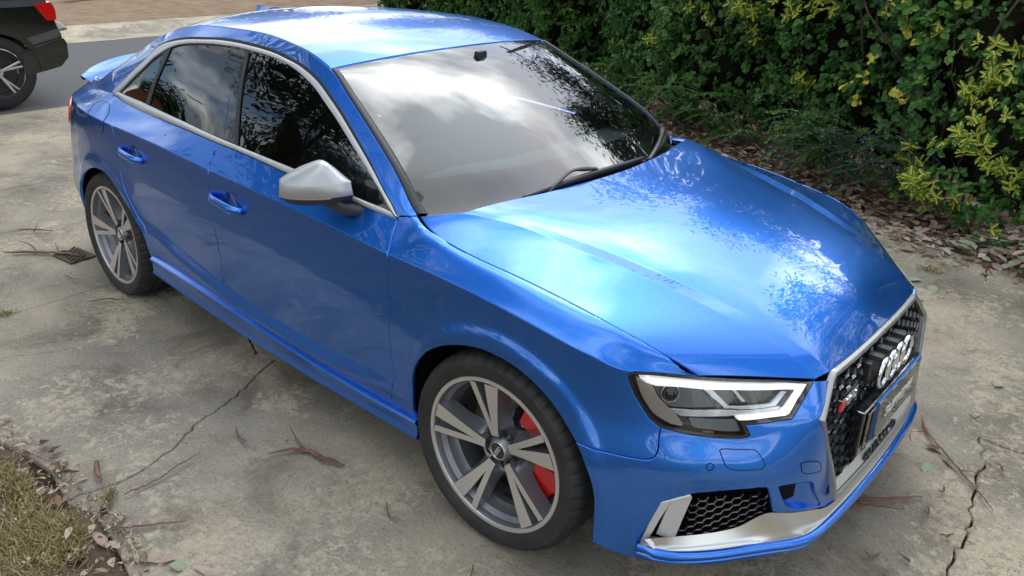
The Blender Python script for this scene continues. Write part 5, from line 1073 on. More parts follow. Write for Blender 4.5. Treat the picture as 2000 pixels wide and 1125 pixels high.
LINES=[jit([(-7.245,-2),(-7.205,7)],.002,.3),jit([(-6.33,-2),(-6.30,0),(-6.34,7)],.006,.1),jit([(-4.93,-2),(-4.95,0),(-4.9,7)],.006,.08),jit([(-2.80,-2),(-2.775,-1.2),(-2.795,-.86),(-2.80,6)],.003,.08),
 jit([(-2.80,2.32),(-1,2.38),(.242,2.459),(.439,2.496),(.625,2.547)],.006,.05),jit([(.625,2.547),(.735,2.175),(.869,1.982),(.982,1.664),(1.09,1.25),(1.149,.827)],.010,.04),
 jit([(-1.574,-.747),(-1.2,-.45),(-.6,0),(.2,.5),(.769,.793),(.851,.807),(1.003,.823),(1.149,.827),(2,.86),(4.6,.8)],.007,.05),jit([(1.003,.823),(1.053,.67),(1.068,.443),(1.105,.228),(1.108,-.02),(1.17,-.5),(1.1,-1.1),(1.25,-2.3)],.014,.035),
 jit([(.625,2.547),(.552,2.989),(.49,3.5)],.008,.04),jit([(-2.8,-.3),(-2.2,-.55),(-1.781,-.672),(-1.574,-.747),(-1.468,-.71),(-1.399,-.857),(-1.296,-1.063),(-1.251,-1.22),(-1.167,-1.366),(-1.116,-1.524),(-1.145,-1.70),(-1.15,-2.1)],.009,.03),
 jit([(-2.55,-2.1),(-2.339,-1.553),(-2.194,-1.282),(-1.967,-.96),(-1.804,-.766),(-1.781,-.672)],.008,.04),jit([(-4.93,-.9),(-4.1,-.6),(-2.79,-.1)],.004,.1)]
pts=[];eds=[]
def addl(L,cl=False):
    o=len(pts); pts.extend([Vector(p) for p in L]); eds.extend([(o+i,o+i+1) for i in range(len(L)-1)]+([(o+len(L)-1,o)] if cl else []))
addl(OUT,True); [addl(L) for L in LINES]
r=delaunay_2d_cdt(pts,eds,[],0,1e-5); cons={tuple(sorted(e)) for e,o in zip(r[1],r[4]) if o}
Vs=np.array([(v.x,v.y) for v in r[0]]); Fs=[f for f in r[2] if len(f)==3]; C=Vs[np.array(Fs)].mean(1); inside=inpoly(C,OUT); em={}
for i,f in enumerate(Fs):
    for a,b in ((f[0],f[1]),(f[1],f[2]),(f[2],f[0])): em.setdefault(tuple(sorted((a,b))),[]).append(i)
lab=[-1]*len(Fs); nl=0
for i in range(len(Fs)):
    if lab[i]>=0 or not inside[i]: continue
    st=[i]; lab[i]=nl
    while st:
        q=st.pop(); f=Fs[q]
        for a,b in ((f[0],f[1]),(f[1],f[2]),(f[2],f[0])):
            k=tuple(sorted((a,b)))
            if k in cons: continue
            for j in em[k]:
                if lab[j]<0 and inside[j]: lab[j]=nl; st.append(j)
    nl+=1
DRV=empty('driveway',kind='structure')
for L_i in range(nl):
    fs=np.array([Fs[i] for i in range(len(Fs)) if lab[i]==L_i]); u,inv_=np.unique(fs,return_inverse=True); V=np.c_[Vs[u],np.full(len(u),rnd.uniform(-.003,.002))]; F=inv_.reshape(fs.shape); N=np.tile([0,0,1.],(len(V),1))
    a=V[F]; ar=np.abs(np.cross(a[:,1,:2]-a[:,0,:2],a[:,2,:2]-a[:,0,:2])).sum()/2
    if ar<.01: continue
    F=orient(V,F,N); V,N,F=finish(V,N,F,.0046,.03,.004); link('concrete_slab',mesh_np('concrete_slab',V,orient(V,F,N),MT['conc'],N),DRV)
print('slabs',nl)
quad('joint_dirt',-7.56,4.2,-2.2,6.8,-.024,mat('joint_dirt',(.045,.035,.025),.95,spec=.1))
quad('road',-12.37,-7.565,-90,90,-.014,MT['asph'])
# far kerb: rolled concrete kerb in cast lengths, dirt verge behind
KB=empty('kerb',kind='structure')
kp=[(-12.36,-.010),(-12.75,.0),(-12.95,.015),(-13.15,.075),(-13.35,.10),(-13.72,.105),(-13.74,.0)]
me0=None
for k in range(16):
    y0=-12+k*2.42; 
    if me0 is None:
        V=[(x,yy,z) for yy in (.006,2.414) for x,z in kp]; n=len(kp); F=[(i,i+1,n+i+1,n+i) for i in range(n-1)]+[tuple(range(n))[::-1],tuple(range(n,2*n))]; me0=bpy.data.meshes.new('kerb_length'); me0.from_pydata(V,[],[f[::-1] for f in F]); me0.materials.append(MT['kerbc']); bm=bmesh.new();bm.from_mesh(me0);bmesh.ops.recalc_face_normals(bm,faces=bm.faces);bm.to_mesh(me0);bm.free()
    o=link('kerb_length',me0,KB); o.location=(0,y0,0)
n_=40; V=[];
for i in range(n_+1):
    for j in range(61):
        x=-13.73-i*1.2; y=-30+j*1.2; V.append((x,y,.095+.035*max(0,i-1)*.5+.03*math.sin(x*1.3+y*.7)*(i>0)+.02*math.sin(y*2.1)*(i>0)))
F=[(i*61+j,(i+1)*61+j,(i+1)*61+j+1,i*61+j+1) for i in range(n_) for j in range(60)]; link('verge',mesh_np('verge',V,np.array(F)[:,::-1],MT['verge']),None,kind='structure')
MT['timber']=mat('weathered_timber',(.12,.10,.085),.9); noise_col(MT['timber'],[(.3,(.07,.058,.05)),(.7,(.20,.17,.14))],scale=6,sc3=(1,1,8),bump=.3)
bm=bmesh.new(); add_box(bm,(-18.6,6.25,.30),(.22,3.0,.20),Matrix.Rotation(R(20),3,'Z')); bmobj('timber_sleeper',bm,MT['timber'],None,bevel=.02,label='long grey timber sleeper lying on the brown verge across the road',cat='timber')
bm=bmesh.new(); add_box(bm,(-17.6,11.9,.16),(4.5,1.5,.06),Matrix.Rotation(R(25),3,'Z')); bmobj('footpath',bm,MT['kerbc'],None,bevel=.01,kind='structure')
def stone(name,loc,r_,m,seed,**k):
    bm=bmesh.new(); bmesh.ops.create_icosphere(bm,subdivisions=3,radius=1); rr=random.Random(seed); ph=[rr.uniform(0,6) for _ in range(6)]
    for v in bm.verts: c=v.co; f=1+.18*math.sin(3*c.x+ph[0])+.15*math.sin(4*c.y+ph[1])+.1*math.sin(7*c.z+ph[2]); v.co=Vector((c.x*r_[0]*f,c.y*r_[1]*f,c.z*r_[2]*f))
    o=bmobj(name,bm,m,None,smooth=True,**k); o.location=loc; return o
MT['rock']=mat('grey_rock',(.3,.28,.24),.9); noise_col(MT['rock'],[(.3,(.2,.185,.16)),(.7,(.42,.39,.33))],scale=8,bump=.4)
stone('rock',(-13.35,2.78,.13),(.16,.20,.11),MT['rock'],3,label='pale rounded rock on the far kerb just beyond the dark four-wheel drive',cat='rock')
# ------------------------------------------------------------ leaves
def leaf_mesh(name,P,A,Nn,L,Wd,tint,m,fold=.18,curl=.15,vari=None,verts6=True):
    """P base points, A axis, Nn normal, L length, Wd half width ratio; one folded six-cornered leaf each"""
    P=np.asarray(P);n=len(P);A=A/np.linalg.norm(A,axis=1)[:,None]; B=np.cross(A,Nn);B/=np.linalg.norm(B,axis=1)[:,None]+1e-9; C=np.cross(B,A)
    L=np.broadcast_to(L,(n,))[:,None]; Wd=np.broadcast_to(Wd,(n,))[:,None]
    shp=[(0,0,0),(.35,.75,1),(.72,1.,1),(1.,0,0),(.72,-1.,1),(.35,-.75,1)]
    V=np.stack([P+A*L*a+B*L*Wd*b+C*L*(fold*Wd*2*abs(b)-curl*a*a) for a,b,_ in shp],1).reshape(-1,3); o=np.arange(n)[:,None]*6
    F=np.vstack([o+[0,3,2,1],o+[0,5,4,3]]); me=mesh_np(name,V,F,m,smooth=False); at=me.attributes.new('tint','FLOAT','POINT'); T=np.repeat(np.asarray(tint,float)[:,None],6,1)
    if vari is not None: T[:,0]=np.where(vari,.95,T[:,0]);T[:,3]=np.where(vari,.93,T[:,3]);T[:,[1,5]]=np.where(vari[:,None],.66,T[:,[1,5]]);T[:,[2,4]]=np.where(vari[:,None],.36,T[:,[2,4]])
    at.data.foreach_set('value',T.astype(np.float32).ravel()); return me
def rvec(n): v=rng.normal(size=(n,3)); return v/np.linalg.norm(v,axis=1)[:,None]
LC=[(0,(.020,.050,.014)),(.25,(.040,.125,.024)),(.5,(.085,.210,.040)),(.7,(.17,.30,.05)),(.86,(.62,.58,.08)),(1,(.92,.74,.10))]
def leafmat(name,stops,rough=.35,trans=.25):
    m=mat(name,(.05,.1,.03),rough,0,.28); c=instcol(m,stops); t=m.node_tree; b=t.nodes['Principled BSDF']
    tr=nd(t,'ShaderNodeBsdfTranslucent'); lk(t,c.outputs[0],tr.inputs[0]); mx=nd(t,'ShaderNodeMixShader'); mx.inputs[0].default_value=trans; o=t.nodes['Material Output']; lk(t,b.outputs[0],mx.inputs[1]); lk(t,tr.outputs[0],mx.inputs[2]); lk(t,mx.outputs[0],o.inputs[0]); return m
MT['leaf']=leafmat('glossy_hedge_leaf',LC,.42); MT['bark']=mat('branch_bark',(.07,.05,.035),.9); noise_col(MT['bark'],[(.3,(.04,.03,.022)),(.7,(.12,.09,.065))],scale=20,bump=.5)
MT['core']=mat('painted_inner_shade',(.012,.014,.007),.95,spec=.05); noise_col(MT['core'],[(.35,(.006,.007,.004)),(.6,(.03,.026,.014)),(.8,(.02,.035,.010))],scale=12,bump=1.,bscale=30,bdist=.05)  # near-black mottle: the shade inside the hedge is put into the colour
HD=np.array([-.905,.425,0]);HN=np.array([-.425,-.905,0]);H0=np.array([.70,3.15,0])   # along the hedge, out of it, its start
def facef(q,z): return .16*np.sin(q*1.9+z*1.3)+.12*np.sin(q*4.3-z*2.9+1)+.07*np.sin(q*9.1+z*6.7)-.02*np.clip(.55-z,0,1)+.16*np.clip(z-.9,0,1.2)*.6
def rosettes(q,z,dep,k,L,Wd,up=.45,spread=.95,tintf=None,vari=0.,yel=0.,tilt=None):
    n=len(q); base=H0+HD*q[:,None]+HN*(facef(q,z)-dep)[:,None]; base[:,2]=z
    ax=HN*.8+rvec(n)*.55+np.array([0,0,up]); ax/=np.linalg.norm(ax,axis=1)[:,None]
    P=np.repeat(base,k,0); AX=np.repeat(ax,k,0); rr=rvec(n*k); t=np.cross(AX,rr); t/=np.linalg.norm(t,axis=1)[:,None]+1e-9; A=AX*(1-spread)+t*spread+AX*rng.uniform(-.05,.35,(n*k,1)); A/=np.linalg.norm(A,axis=1)[:,None]
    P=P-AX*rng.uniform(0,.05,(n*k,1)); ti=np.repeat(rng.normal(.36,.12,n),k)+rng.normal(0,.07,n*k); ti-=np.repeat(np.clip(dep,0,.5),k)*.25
    ti=np.clip(ti,.02,.72); vr=np.repeat(rng.random(n)<vari,k); ye=np.repeat(rng.random(n)<yel,k)&(rng.random(n*k)<.8); ti=np.where(ye,rng.uniform(.88,1.,n*k),ti)
    return P,A,AX+rvec(n*k)*.35,L*rng.uniform(.7,1.2,n*k),np.full(n*k,Wd)*rng.uniform(.85,1.15,n*k),ti,vr
def shrub(name,q0,q1,z0,z1,dens,k,L,Wd,label,vari=0.,yel=0.,group=None,m=None,depth=.32,curl=.15,spread=.95,up=.45,extra=None,core=True,cat='shrub'):
    root=empty(name,tuple(H0+HD*(q0+q1)/2-HN*.3),label=label,cat=cat); 
    if group: root['group']=group
    inv=root.location.copy(); n=int((q1-q0)*(z1-z0)*dens*2.9); q=rng.uniform(q0-.12,q1+.12,n);z=z0+(z1-z0)*rng.random(n); dep=rng.exponential(depth*.35,n); dep=np.where(rng.random(n)<.12,-rng.uniform(0,.10,n),dep)
    hole_=np.sin(q*5.3+1.7)*np.sin(z*7.1+q*2.3); keep=hole_<.93; q,z,dep=q[keep],z[keep],dep[keep]
    a=rosettes(q,z,dep,k,L,Wd,up,spread,vari=vari,yel=yel)
    if extra is not None:
        eq,ez,ek,eL,eW,ev,ey=extra; eq=np.array(eq);ez=np.array(ez); m_=8; jq=np.repeat(eq,m_)+rng.normal(0,.062,len(eq)*m_); jz=np.repeat(ez,m_)+rng.normal(0,.055,len(eq)*m_)
        b=rosettes(jq,jz,-rng.uniform(.0,.08,len(jq)),ek,eL,eW,up,.85,vari=ev,yel=ey); a=tuple(np.concatenate([x,y]) for x,y in zip(a,b))
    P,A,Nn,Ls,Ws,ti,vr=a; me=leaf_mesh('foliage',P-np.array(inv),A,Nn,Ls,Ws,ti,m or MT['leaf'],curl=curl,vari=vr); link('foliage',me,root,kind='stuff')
    # twigs and stems
    V=[];F=[]
    for i in range(int(3+(q1-q0)*5)):
        qq=rng.uniform(q0,q1); p=H0+HD*qq-HN*rng.uniform(.42,.62); pts_=[p+np.array([0,0,-.03])]; zz=0
        dr=HD*rng.normal(0,.25)+HN*rng.uniform(-.1,.22)+np.array([0,0,1.])
        for s_ in range(7): p=p+dr*(min(z1,2.6)/7)*rng.uniform(.7,1.1); dr=dr+rng.normal(0,.22,3)*[1,1,.2]; pts_.append(p.copy())
        v,f=tube([x-np.array(inv) for x in pts_],np.linspace(.016,.004,8)*rng.uniform(.6,1.3),5); o=len(V); V+=list(v); F+=[tuple(j+o for j in ff) for ff in f]
    me=bpy.data.meshes.new('stem'); me.from_pydata([tuple(v) for v in V],[],F); me.materials.append(MT['bark']); link('stem',me,root)
    if core:  # dark sheet standing in for the shaded hedge inside, no modelled twigs
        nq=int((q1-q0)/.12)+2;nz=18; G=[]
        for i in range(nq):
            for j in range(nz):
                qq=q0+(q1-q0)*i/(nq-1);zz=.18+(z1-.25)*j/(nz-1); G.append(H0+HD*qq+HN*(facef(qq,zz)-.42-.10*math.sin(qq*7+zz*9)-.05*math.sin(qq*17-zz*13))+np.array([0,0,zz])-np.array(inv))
        F=[(i*nz+j,(i+1)*nz+j,(i+1)*nz+j+1,i*nz+j+1) for i in range(nq-1) for j in range(nz-1)]; link('inner_shade_sheet',mesh_np('inner_shade_sheet',G,np.array(F),MT['core']),root)
    return root
G_='shrubs forming the hedge along the driveway'
shrub('variegated_shrub',-1.3,.22,.02,2.2,62,7,.050,.30,'shrub nearest the right edge of the photo with narrow yellow-striped leaves low down',vari=.06,group=G_,extra=([.18,.12,.05,-.05],[.50,.78,1.1,.55],8,.055,.24,.9,.05))
shrub('variegated_shrub',.22,1.0,.04,2.3,66,7,.050,.30,'shrub with a low clump of yellow-striped star-like leaves over the leaf litter',vari=.06,group=G_,extra=([.43,.40,.32,.94,.90,.66,.58,.62,.74,.82,.47,.36],[1.16,1.0,.66,.40,.30,.33,.22,.26,.30,.24,.90,.74],8,.058,.25,.92,.05))
shrub('glossy_shrub',1.0,1.85,.10,2.4,100,7,.047,.40,'glossy dark green shrub with bunches of plain yellow leaves near its top',yel=.004,group=G_,extra=([1.12,1.18,1.38,1.60,1.25],[1.32,1.27,1.30,.86,.80],6,.060,.36,0,.45))
shrub('glossy_shrub',1.85,2.8,.08,2.4,125,7,.047,.40,'glossy dark green shrub with yellow-tipped sprays along the top of the frame',yel=.003,group=G_,extra=([2.03,2.24,2.55,2.62,2.15,2.7,2.2],[1.30,1.24,1.18,1.22,.70,1.0,1.34],7,.055,.26,.8,.2))
shrub('glossy_shrub',2.8,3.8,.05,2.3,120,7,.047,.42,'dense round-leaved green shrub between the far windscreen pillar and the yellow sprays',group=G_,yel=.002,extra=([2.93,3.0,3.3],[1.22,1.15,1.1],7,.055,.26,.85,.2))
shrub('glossy_shrub',3.8,5.0,.0,2.3,110,7,.050,.42,'round-leaved green shrub with one pale star-like spray behind the car roof corner',group=G_,yel=.002,extra=([4.26,4.20],[.78,.72],9,.07,.22,.95,.1))
shrub('narrow_leaved_shrub',5.0,7.4,.0,2.4,70,7,.085,.19,'lighter shrub with long narrow drooping leaves above the windscreen edge',group=G_,up=.2,spread=.8,curl=.35)
shrub('narrow_leaved_shrub',7.4,11.0,.0,2.5,42,7,.10,.19,'long narrow-leaved shrub seen over the middle of the car roof',group=G_,up=.2,spread=.8,curl=.35)
shrub('narrow_leaved_shrub',11.0,15.6,.0,2.6,30,6,.12,.20,'farthest narrow-leaved shrub at the end of the hedge near the pale path',group=G_,up=.2,spread=.8,curl=.35)
# low bluish undergrowth arching out of the hedge foot
def arching(name,q0,z0,dirq,n,L,label,seed,tint=.3,m=None,width=.22):
    rr=random.Random(seed); root=empty(name,tuple(H0+HD*q0),label=label,cat='plant'); inv=np.array(root.location); V=[];F=[];P=[];A=[];Nn=[]
    for i in range(n):
        p=H0+HD*(q0+rr.uniform(-.15,.15))+HN*(-.05+rr.uniform(-.08,.12)); p[2]=0.02+rr.uniform(0,z0*.4); dr=HD*(dirq*rr.uniform(.3,1.1))+HN*rr.uniform(.15,.8)+np.array([0,0,rr.uniform(.6,1.3)]); pth=[p.copy()]
        for s_ in range(12):
            p=p+dr/np.linalg.norm(dr)*z0/9; dr=dr+np.array([rr.gauss(0,.06),rr.gauss(0,.06),-.13]); pth.append(p.copy())
            if s_>1:
                for e in range(3):
                    for sd_ in (-1,1):
                        b=np.cross(dr,[0,0,1.]);b/=np.linalg.norm(b)+1e-9; P.append(p-dr/np.linalg.norm(dr)*z0/9*e/3); A.append(b*sd_+dr/np.linalg.norm(dr)*.5+np.array([0,0,rr.uniform(-.1,.3)])); Nn.append([rr.gauss(0,.2),rr.gauss(0,.2),1])
        v,f=tube([x-inv for x in pth],np.linspace(.004,.0012,len(pth)),4); o=len(V); V+=list(v); F+=[tuple(j+o for j in ff) for ff in f]
    me=bpy.data.meshes.new('stem'); me.from_pydata([tuple(v) for v in V],[],F); me.materials.append(MT['bark']); link('stem',me,root)
    P=np.array(P)-inv; me=leaf_mesh('foliage',P,np.array(A),np.array(Nn,float),L*rng.uniform(.6,1.2,len(P)),width*rng.uniform(.8,1.2,len(P)),np.clip(rng.normal(tint,.1,len(P)),0,.8),m or MT['leaf']); link('foliage',me,root,kind='stuff'); return root
MT['bleaf']=leafmat('bluish_leaf',[(0,(.010,.028,.022)),(.5,(.035,.085,.060)),(1,(.12,.18,.10))])
arching('low_plant',1.25,.62,.9,16,.038,'bluish small-leaved plant arching forward under the shrub with yellow bunches',1,.45,MT['bleaf'])
arching('low_plant',2.1,.55,-.7,15,.036,'low green arching plant at the hedge foot below the yellow-tipped sprays',2,.35,MT['leaf'])
arching('low_plant',.75,.60,.9,14,.038,'bluish arching plant spreading over the yellow-striped clump',3,.45,MT['bleaf'])
arching('low_plant',3.1,.55,.8,14,.036,'low green arching plant beside the far front wing of the blue car',4,.35,MT['leaf'])
arching('low_plant',2.55,.50,.6,16,.036,'low leafy sprigs at the hedge foot behind the near windscreen wiper line of the bonnet',6,.38,MT['leaf'])
arching('low_plant',3.7,.48,.5,16,.036,'low leafy sprigs hiding the litter beside the far windscreen pillar',7,.40,MT['leaf'])
arching('low_plant',4.5,.5,.5,16,.038,'low leafy sprigs at the hedge foot left of the far windscreen pillar',8,.36,MT['leaf'])
arching('low_plant',1.65,.50,.3,12,.036,'low green sprigs in the middle of the hedge foot',5,.55,MT['leaf'])
# ------------------------------------------------------------ leaf litter, bark, twigs
MT['litter']=leafmat('fallen_leaf',[(0,(.07,.038,.022)),(.2,(.16,.088,.055)),(.4,(.26,.17,.115)),(.55,(.40,.28,.21)),(.7,(.52,.39,.34)),(.82,(.42,.36,.25)),(.92,(.28,.34,.24)),(1,(.50,.36,.05))],.6,.1)
MT['bark2']=mat('fallen_bark',(.16,.07,.04),.85); noise_col(MT['bark2'],[(.3,(.10,.045,.028)),(.7,(.24,.125,.08))],scale=15,bump=.4)
def litter(name,x,y,z,L,Wd,ti,label=None,cat=None,flat=.35,curl=.25,**k):
    n=len(x); P=np.stack([x,y,z],1); A=rng.normal(size=(n,3)); A[:,2]*=flat*.6; Nn=rvec(n)*flat+[0,0,1]; me=leaf_mesh(name,P,A,Nn,L,Wd,ti,MT['litter'],fold=.10,curl=curl); return link(name,me,None,kind='stuff',label=label,cat=cat,**k)
n=7000; q=rng.uniform(-1.6,7,n); d=rng.beta(1.3,1.6,n)*1.5-.55; # distance out of the hedge foot
bx=H0+HD*q[:,None]+HN*d[:,None]; pile=.05*np.exp(-((d-.0)/.35)**2)+.004
k=d<.42+.16*np.sin(q*3.1)+rng.exponential(.10,n)*(rng.random(n)<.5); z=rng.uniform(.0,1,n)*pile+.006
litter('leaf_litter',bx[k,0],bx[k,1],z[k],rng.uniform(.035,.10,k.sum()),rng.uniform(.14,.34,k.sum()),np.clip(rng.beta(2,2.4,k.sum())*.95,0,1),'brown and pink leaf litter heaped along the foot of the hedge','leaf litter')
n=700; q=rng.normal(-.25,.42,n); d=rng.uniform(-.45,.38,n); bx=H0+HD*q[:,None]+HN*d[:,None]
litter('cut_branch_leaves',bx[:,0],bx[:,1],rng.uniform(.02,.20,n)*np.exp(-((q+.25)/.45)**2),rng.uniform(.05,.09,n),rng.uniform(.3,.42,n),np.where(rng.random(n)<.55,rng.uniform(.86,.95,n),rng.uniform(.55,.75,n)),'heap of pale grey-green and pink fallen leaves right of the yellow-striped clump','leaf heap')
# mound of soil under the hedge
V=[];nq,nd_=60,12
for i in range(nq):
    for j in range(nd_):
        qq=-2+i*.32; dd=.42-j*.35; p=H0+HD*qq+HN*(dd+.05*math.sin(qq*3)); V.append((p[0],p[1],-.022+.045*min(1,j*.5)+.012*math.sin(qq*9+j)))
link('hedge_bed',mesh_np('hedge_bed',V,np.array([(i*nd_+j,(i+1)*nd_+j,(i+1)*nd_+j+1,i*nd_+j+1) for i in range(nq-1) for j in range(nd_-1)]),MT['soil']),None,kind='structure')
# lawn: soil sheet, grass blades, litter
V=[];nx,ny=80,40
for i in range(nx):
    for j in range(ny): 
        x=-9+i*.15;y=-1.70-j*.12; V.append((x,y,-.03+.045*min(1,j*.6)+.010*math.sin(x*5+y*7)+.008*math.sin(x*13-y*9)))
link('lawn_soil',mesh_np('lawn_soil',V,np.array([(i*ny+j,i*ny+j+1,(i+1)*ny+j+1,(i+1)*ny+j) for i in range(nx-1) for j in range(ny-1)])[:,::-1],MT['soil']),None,kind='structure')
def edge_y(x): return np.interp(x,[-7,-2.6,-1.67,-1.36,-1.13,-1.03,-.87,-.67,-.45,1.2],[-1.85,-1.86,-1.79,-1.74,-1.76,-1.72,-1.73,-1.76,-1.82,-2.02])
n=52000; x=np.where(rng.random(n)<.75,rng.uniform(-1.9,-.3,n),rng.uniform(-7,1.5,n)); y=edge_y(x)-.05-rng.exponential(.35,n); clump=np.sin(x*11+y*5)*np.sin(y*13-x*4)+rng.normal(0,.5,n); k=(clump>.05)&(y>-3.6); x,y=x[k],y[k]; n=len(x)
P=np.stack([x,y,np.full(n,.002)],1); A=rng.normal(size=(n,3))*[.55,.55,.12]+[0,0,.55]; me=leaf_mesh('grass',P,A,rvec(n),rng.uniform(.02,.055,n),rng.uniform(.028,.05,n),np.clip(rng.beta(2,2,n),0,1),leafmat('grass_blade',[(0,(.17,.18,.045)),(.25,(.30,.28,.10)),(.45,(.48,.40,.20)),(1,(.62,.50,.33))],.6,.3),fold=.1,curl=.3); link('grass',me,None,kind='stuff',label='short patchy green and straw-coloured grass at the lower left corner',cat='grass')
n=1150; x=rng.normal(-1.05,.42,n); y=edge_y(x)+.08-rng.exponential(.14,n)*(1+1.5*(rng.random(n)<.3)); litter('lawn_litter',x,y,rng.uniform(.012,.035,n),rng.uniform(.008,.022,n)*(1+2.0*(rng.random(n)<.10)),rng.uniform(.10,.33,n),np.where(rng.random(n)<.55,rng.uniform(.05,.45,n),rng.uniform(.74,.84,n)),'fine brown bark and leaf scraps along the edge of the lawn','leaf litter',curl=.3)
n=900; x=rng.uniform(-4,2.5,n);y=rng.uniform(-1.7,3.0,n); litter('scattered_scraps',x,y,np.full(n,.004),rng.uniform(.004,.014,n),rng.uniform(.15,.45,n),np.clip(rng.beta(1.5,2,n),0,1),'tiny leaf scraps and seeds scattered over the concrete','leaf scraps',flat=.2)
# single leaves that can be pointed at
def one_leaf(x,y,L,W_,ang,t,label,z=.012,curl=.35,tilt=.15):
    A=np.array([[math.cos(ang),math.sin(ang),.04]]); me=leaf_mesh('fallen_leaf',np.zeros((1,3)),A,np.array([[rnd.uniform(-tilt,tilt),rnd.uniform(-tilt,tilt),1.]]),np.array([L]),np.array([W_]),np.array([t]),MT['litter'],fold=.12,curl=curl)
    bm=bmesh.new(); bm.from_mesh(me); bmesh.ops.subdivide_edges(bm,edges=bm.edges,cuts=1,smooth=.6); bm.to_mesh(me); bm.free()
    o=link('fallen_leaf',me,None,label=label,cat='leaf',group='larger fallen leaves'); o.location=(x,y,z); return o
one_leaf(.800,.690,.095,.30,R(-60),.66,'broad pale pink leaf lying on the concrete right of the car nose')
one_leaf(.86,.60,.075,.28,R(20),.30,'dark green and brown leaf at the end of the twig right of the car nose')
one_leaf(.93,.57,.085,.25,R(-20),.93,'green leaf lying beside the twig right of the car nose')
one_leaf(.905,.50,.07,.33,R(-75),.92,'small grey-green leaf below the twig right of the car nose')
one_leaf(-1.56,-1.735,.10,.22,R(35),.68,'slender pink leaf at the left edge above the lawn corner')
one_leaf(-1.33,-1.70,.10,.30,R(70),.80,'ragged tan leaf on the concrete at the lawn edge')
one_leaf(-.93,-1.745,.085,.20,R(10),.64,'curled pink leaf on the litter at the lawn edge')
one_leaf(-1.22,-1.80,.08,.34,R(150),.82,'round tan leaf lying on the lawn')
one_leaf(-.70,-1.70,.075,.33,R(60),.78,'broad tan leaf at the bottom edge near the lawn')
one_leaf(-.64,-1.66,.050,.45,R(100),.60,'small orange-pink leaf at the bottom edge of the photo')
one_leaf(-.615,-1.645,.05,.48,R(40),.93,'small green leaf beside the orange-pink one at the bottom edge')
one_leaf(-.56,-1.60,.085,.18,R(25),.68,'thin pink leaf alone on the concrete at the bottom edge')
one_leaf(.95,1.27,.06,.40,R(80),.9,'pale green leaf near the crack at the right edge')
one_leaf(.37,2.27,.08,.40,R(200),.91,'grey-green leaf tucked beside the far front corner of the car')
one_leaf(.42,2.23,.07,.42,R(300),.91,'second grey-green leaf at the far front corner, nearer the grille')
one_leaf(.45,1.98,.05,.35,R(120),.66,'small pink leaf on the slab beyond the grille')
one_leaf(-1.72,-.62,.06,.30,R(20),.15,'dark leaf caught under the sill at the broken joint')
def twig(pts_,r_,label,name='twig',m='bark2',cat='twig',z=.012,branches=()):
    P=np.array([(a,b,z+.012*math.sin(i*1.7+a*5)**2) for i,(a,b) in enumerate(pts_)]); P=_dens(P,5); P+=rng.normal(0,.0012,P.shape); P[:,2]=np.maximum(P[:,2],r_*.8)
    rad=r_*np.interp(np.linspace(0,1,len(P)),[0,.12,.7,1],[.35,1,.85,.3]); V,F=tube(P-P[0],rad,6,flat=.55)
    for b in branches:
        B=_dens(np.array([(x,y,z+.01*i) for i,(x,y) in enumerate(b)]),4); v,f=tube(B-P[0],r_*.5*np.linspace(1,.3,len(B)),5); o=len(V); V=np.vstack([V,v]); F=F+[tuple(j+o for j in q) for q in f]
    me=bpy.data.meshes.new(name); me.from_pydata([tuple(v) for v in V],[],F); me.materials.append(MT[m]); [setattr(p,'use_smooth',True) for p in me.polygons]; o=link(name,me,None,label=label,cat=cat); o.location=P[0]; return o
from_px=None
twig([(-.62,-.985),(-.70,-1.02),(-.79,-1.03),(-.83,-1.07),(-.87,-1.14)],.010,'curved strip of brown bark on the concrete beside the front door',branches=[[(-.79,-1.03),(-.86,-1.02),(-.93,-1.0)]])
twig([(-.98,-1.16),(-1.05,-1.15),(-1.10,-1.13)],.0045,'short thin bent twig behind the curved bark strip',)
twig([(.71,.02),(.79,.10),(.87,.16),(.95,.27)],.010,'long split piece of bark in front of the splitter',branches=[[(.77,.05),(.84,.09),(.93,.13)]])
twig([(.79,.80),(.84,.70),(.90,.62),(1.0,.52),(1.10,.42),(1.15,.34)],.0055,'long crooked twig across the cracked slabs right of the number plate',branches=[[(.84,.70),(.80,.64)],[(1.0,.52),(1.04,.53),(1.09,.49)]])
twig([(-3.62,-1.12),(-3.50,-.98),(-3.38,-.90),(-3.23,-.83)],.012,'brown stick lying across the small iron drain cover',branches=[[(-3.5,-.98),(-3.62,-.97),(-3.7,-1.0)],[(-3.38,-.9),(-3.55,-.86)]])
twig([(-3.95,-.93),(-3.88,-.86),(-3.80,-.78)],.009,'pale broken stick behind the rear wheel',branches=[[(-3.88,-.86),(-3.98,-.80)]])
twig([(-2.62,-1.06),(-2.56,-.98),(-2.50,-.91)],.006,'short reddish twig just below the rear wheel joint')
twig([(-3.05,-1.0),(-2.96,-.99),(-2.9,-.96)],.004,'thin dark curved twig left of the rear wheel')
twig([(-1.28,-1.58),(-1.22,-1.60),(-1.14,-1.62)],.009,'stub of brown bark left of the crack near the lawn')
twig([(-1.02,-1.60),(-1.02,-1.52),(-1.03,-1.40),(-1.06,-1.30)],.004,'thin straight twig across the crack near the lawn')
twig([(-.92,-1.72),(-.86,-1.66),(-.80,-1.58),(-.74,-1.52)],.005,'dark twig running off the litter towards the bottom edge')
twig([(-.35,-1.02),(-.30,-1.05),(-.24,-1.04)],.003,'tiny curled twig in front of the near front wheel')
twig([(.05,-1.02),(.08,-1.06),(.09,-1.12)],.003,'tiny upright curved twig at the bottom edge below the front wheel')
twig([(-.55,3.55),(-.40,3.42),(-.20,3.30),(.02,3.24)],.012,'long bark ribbon along the litter edge beside the concrete',)
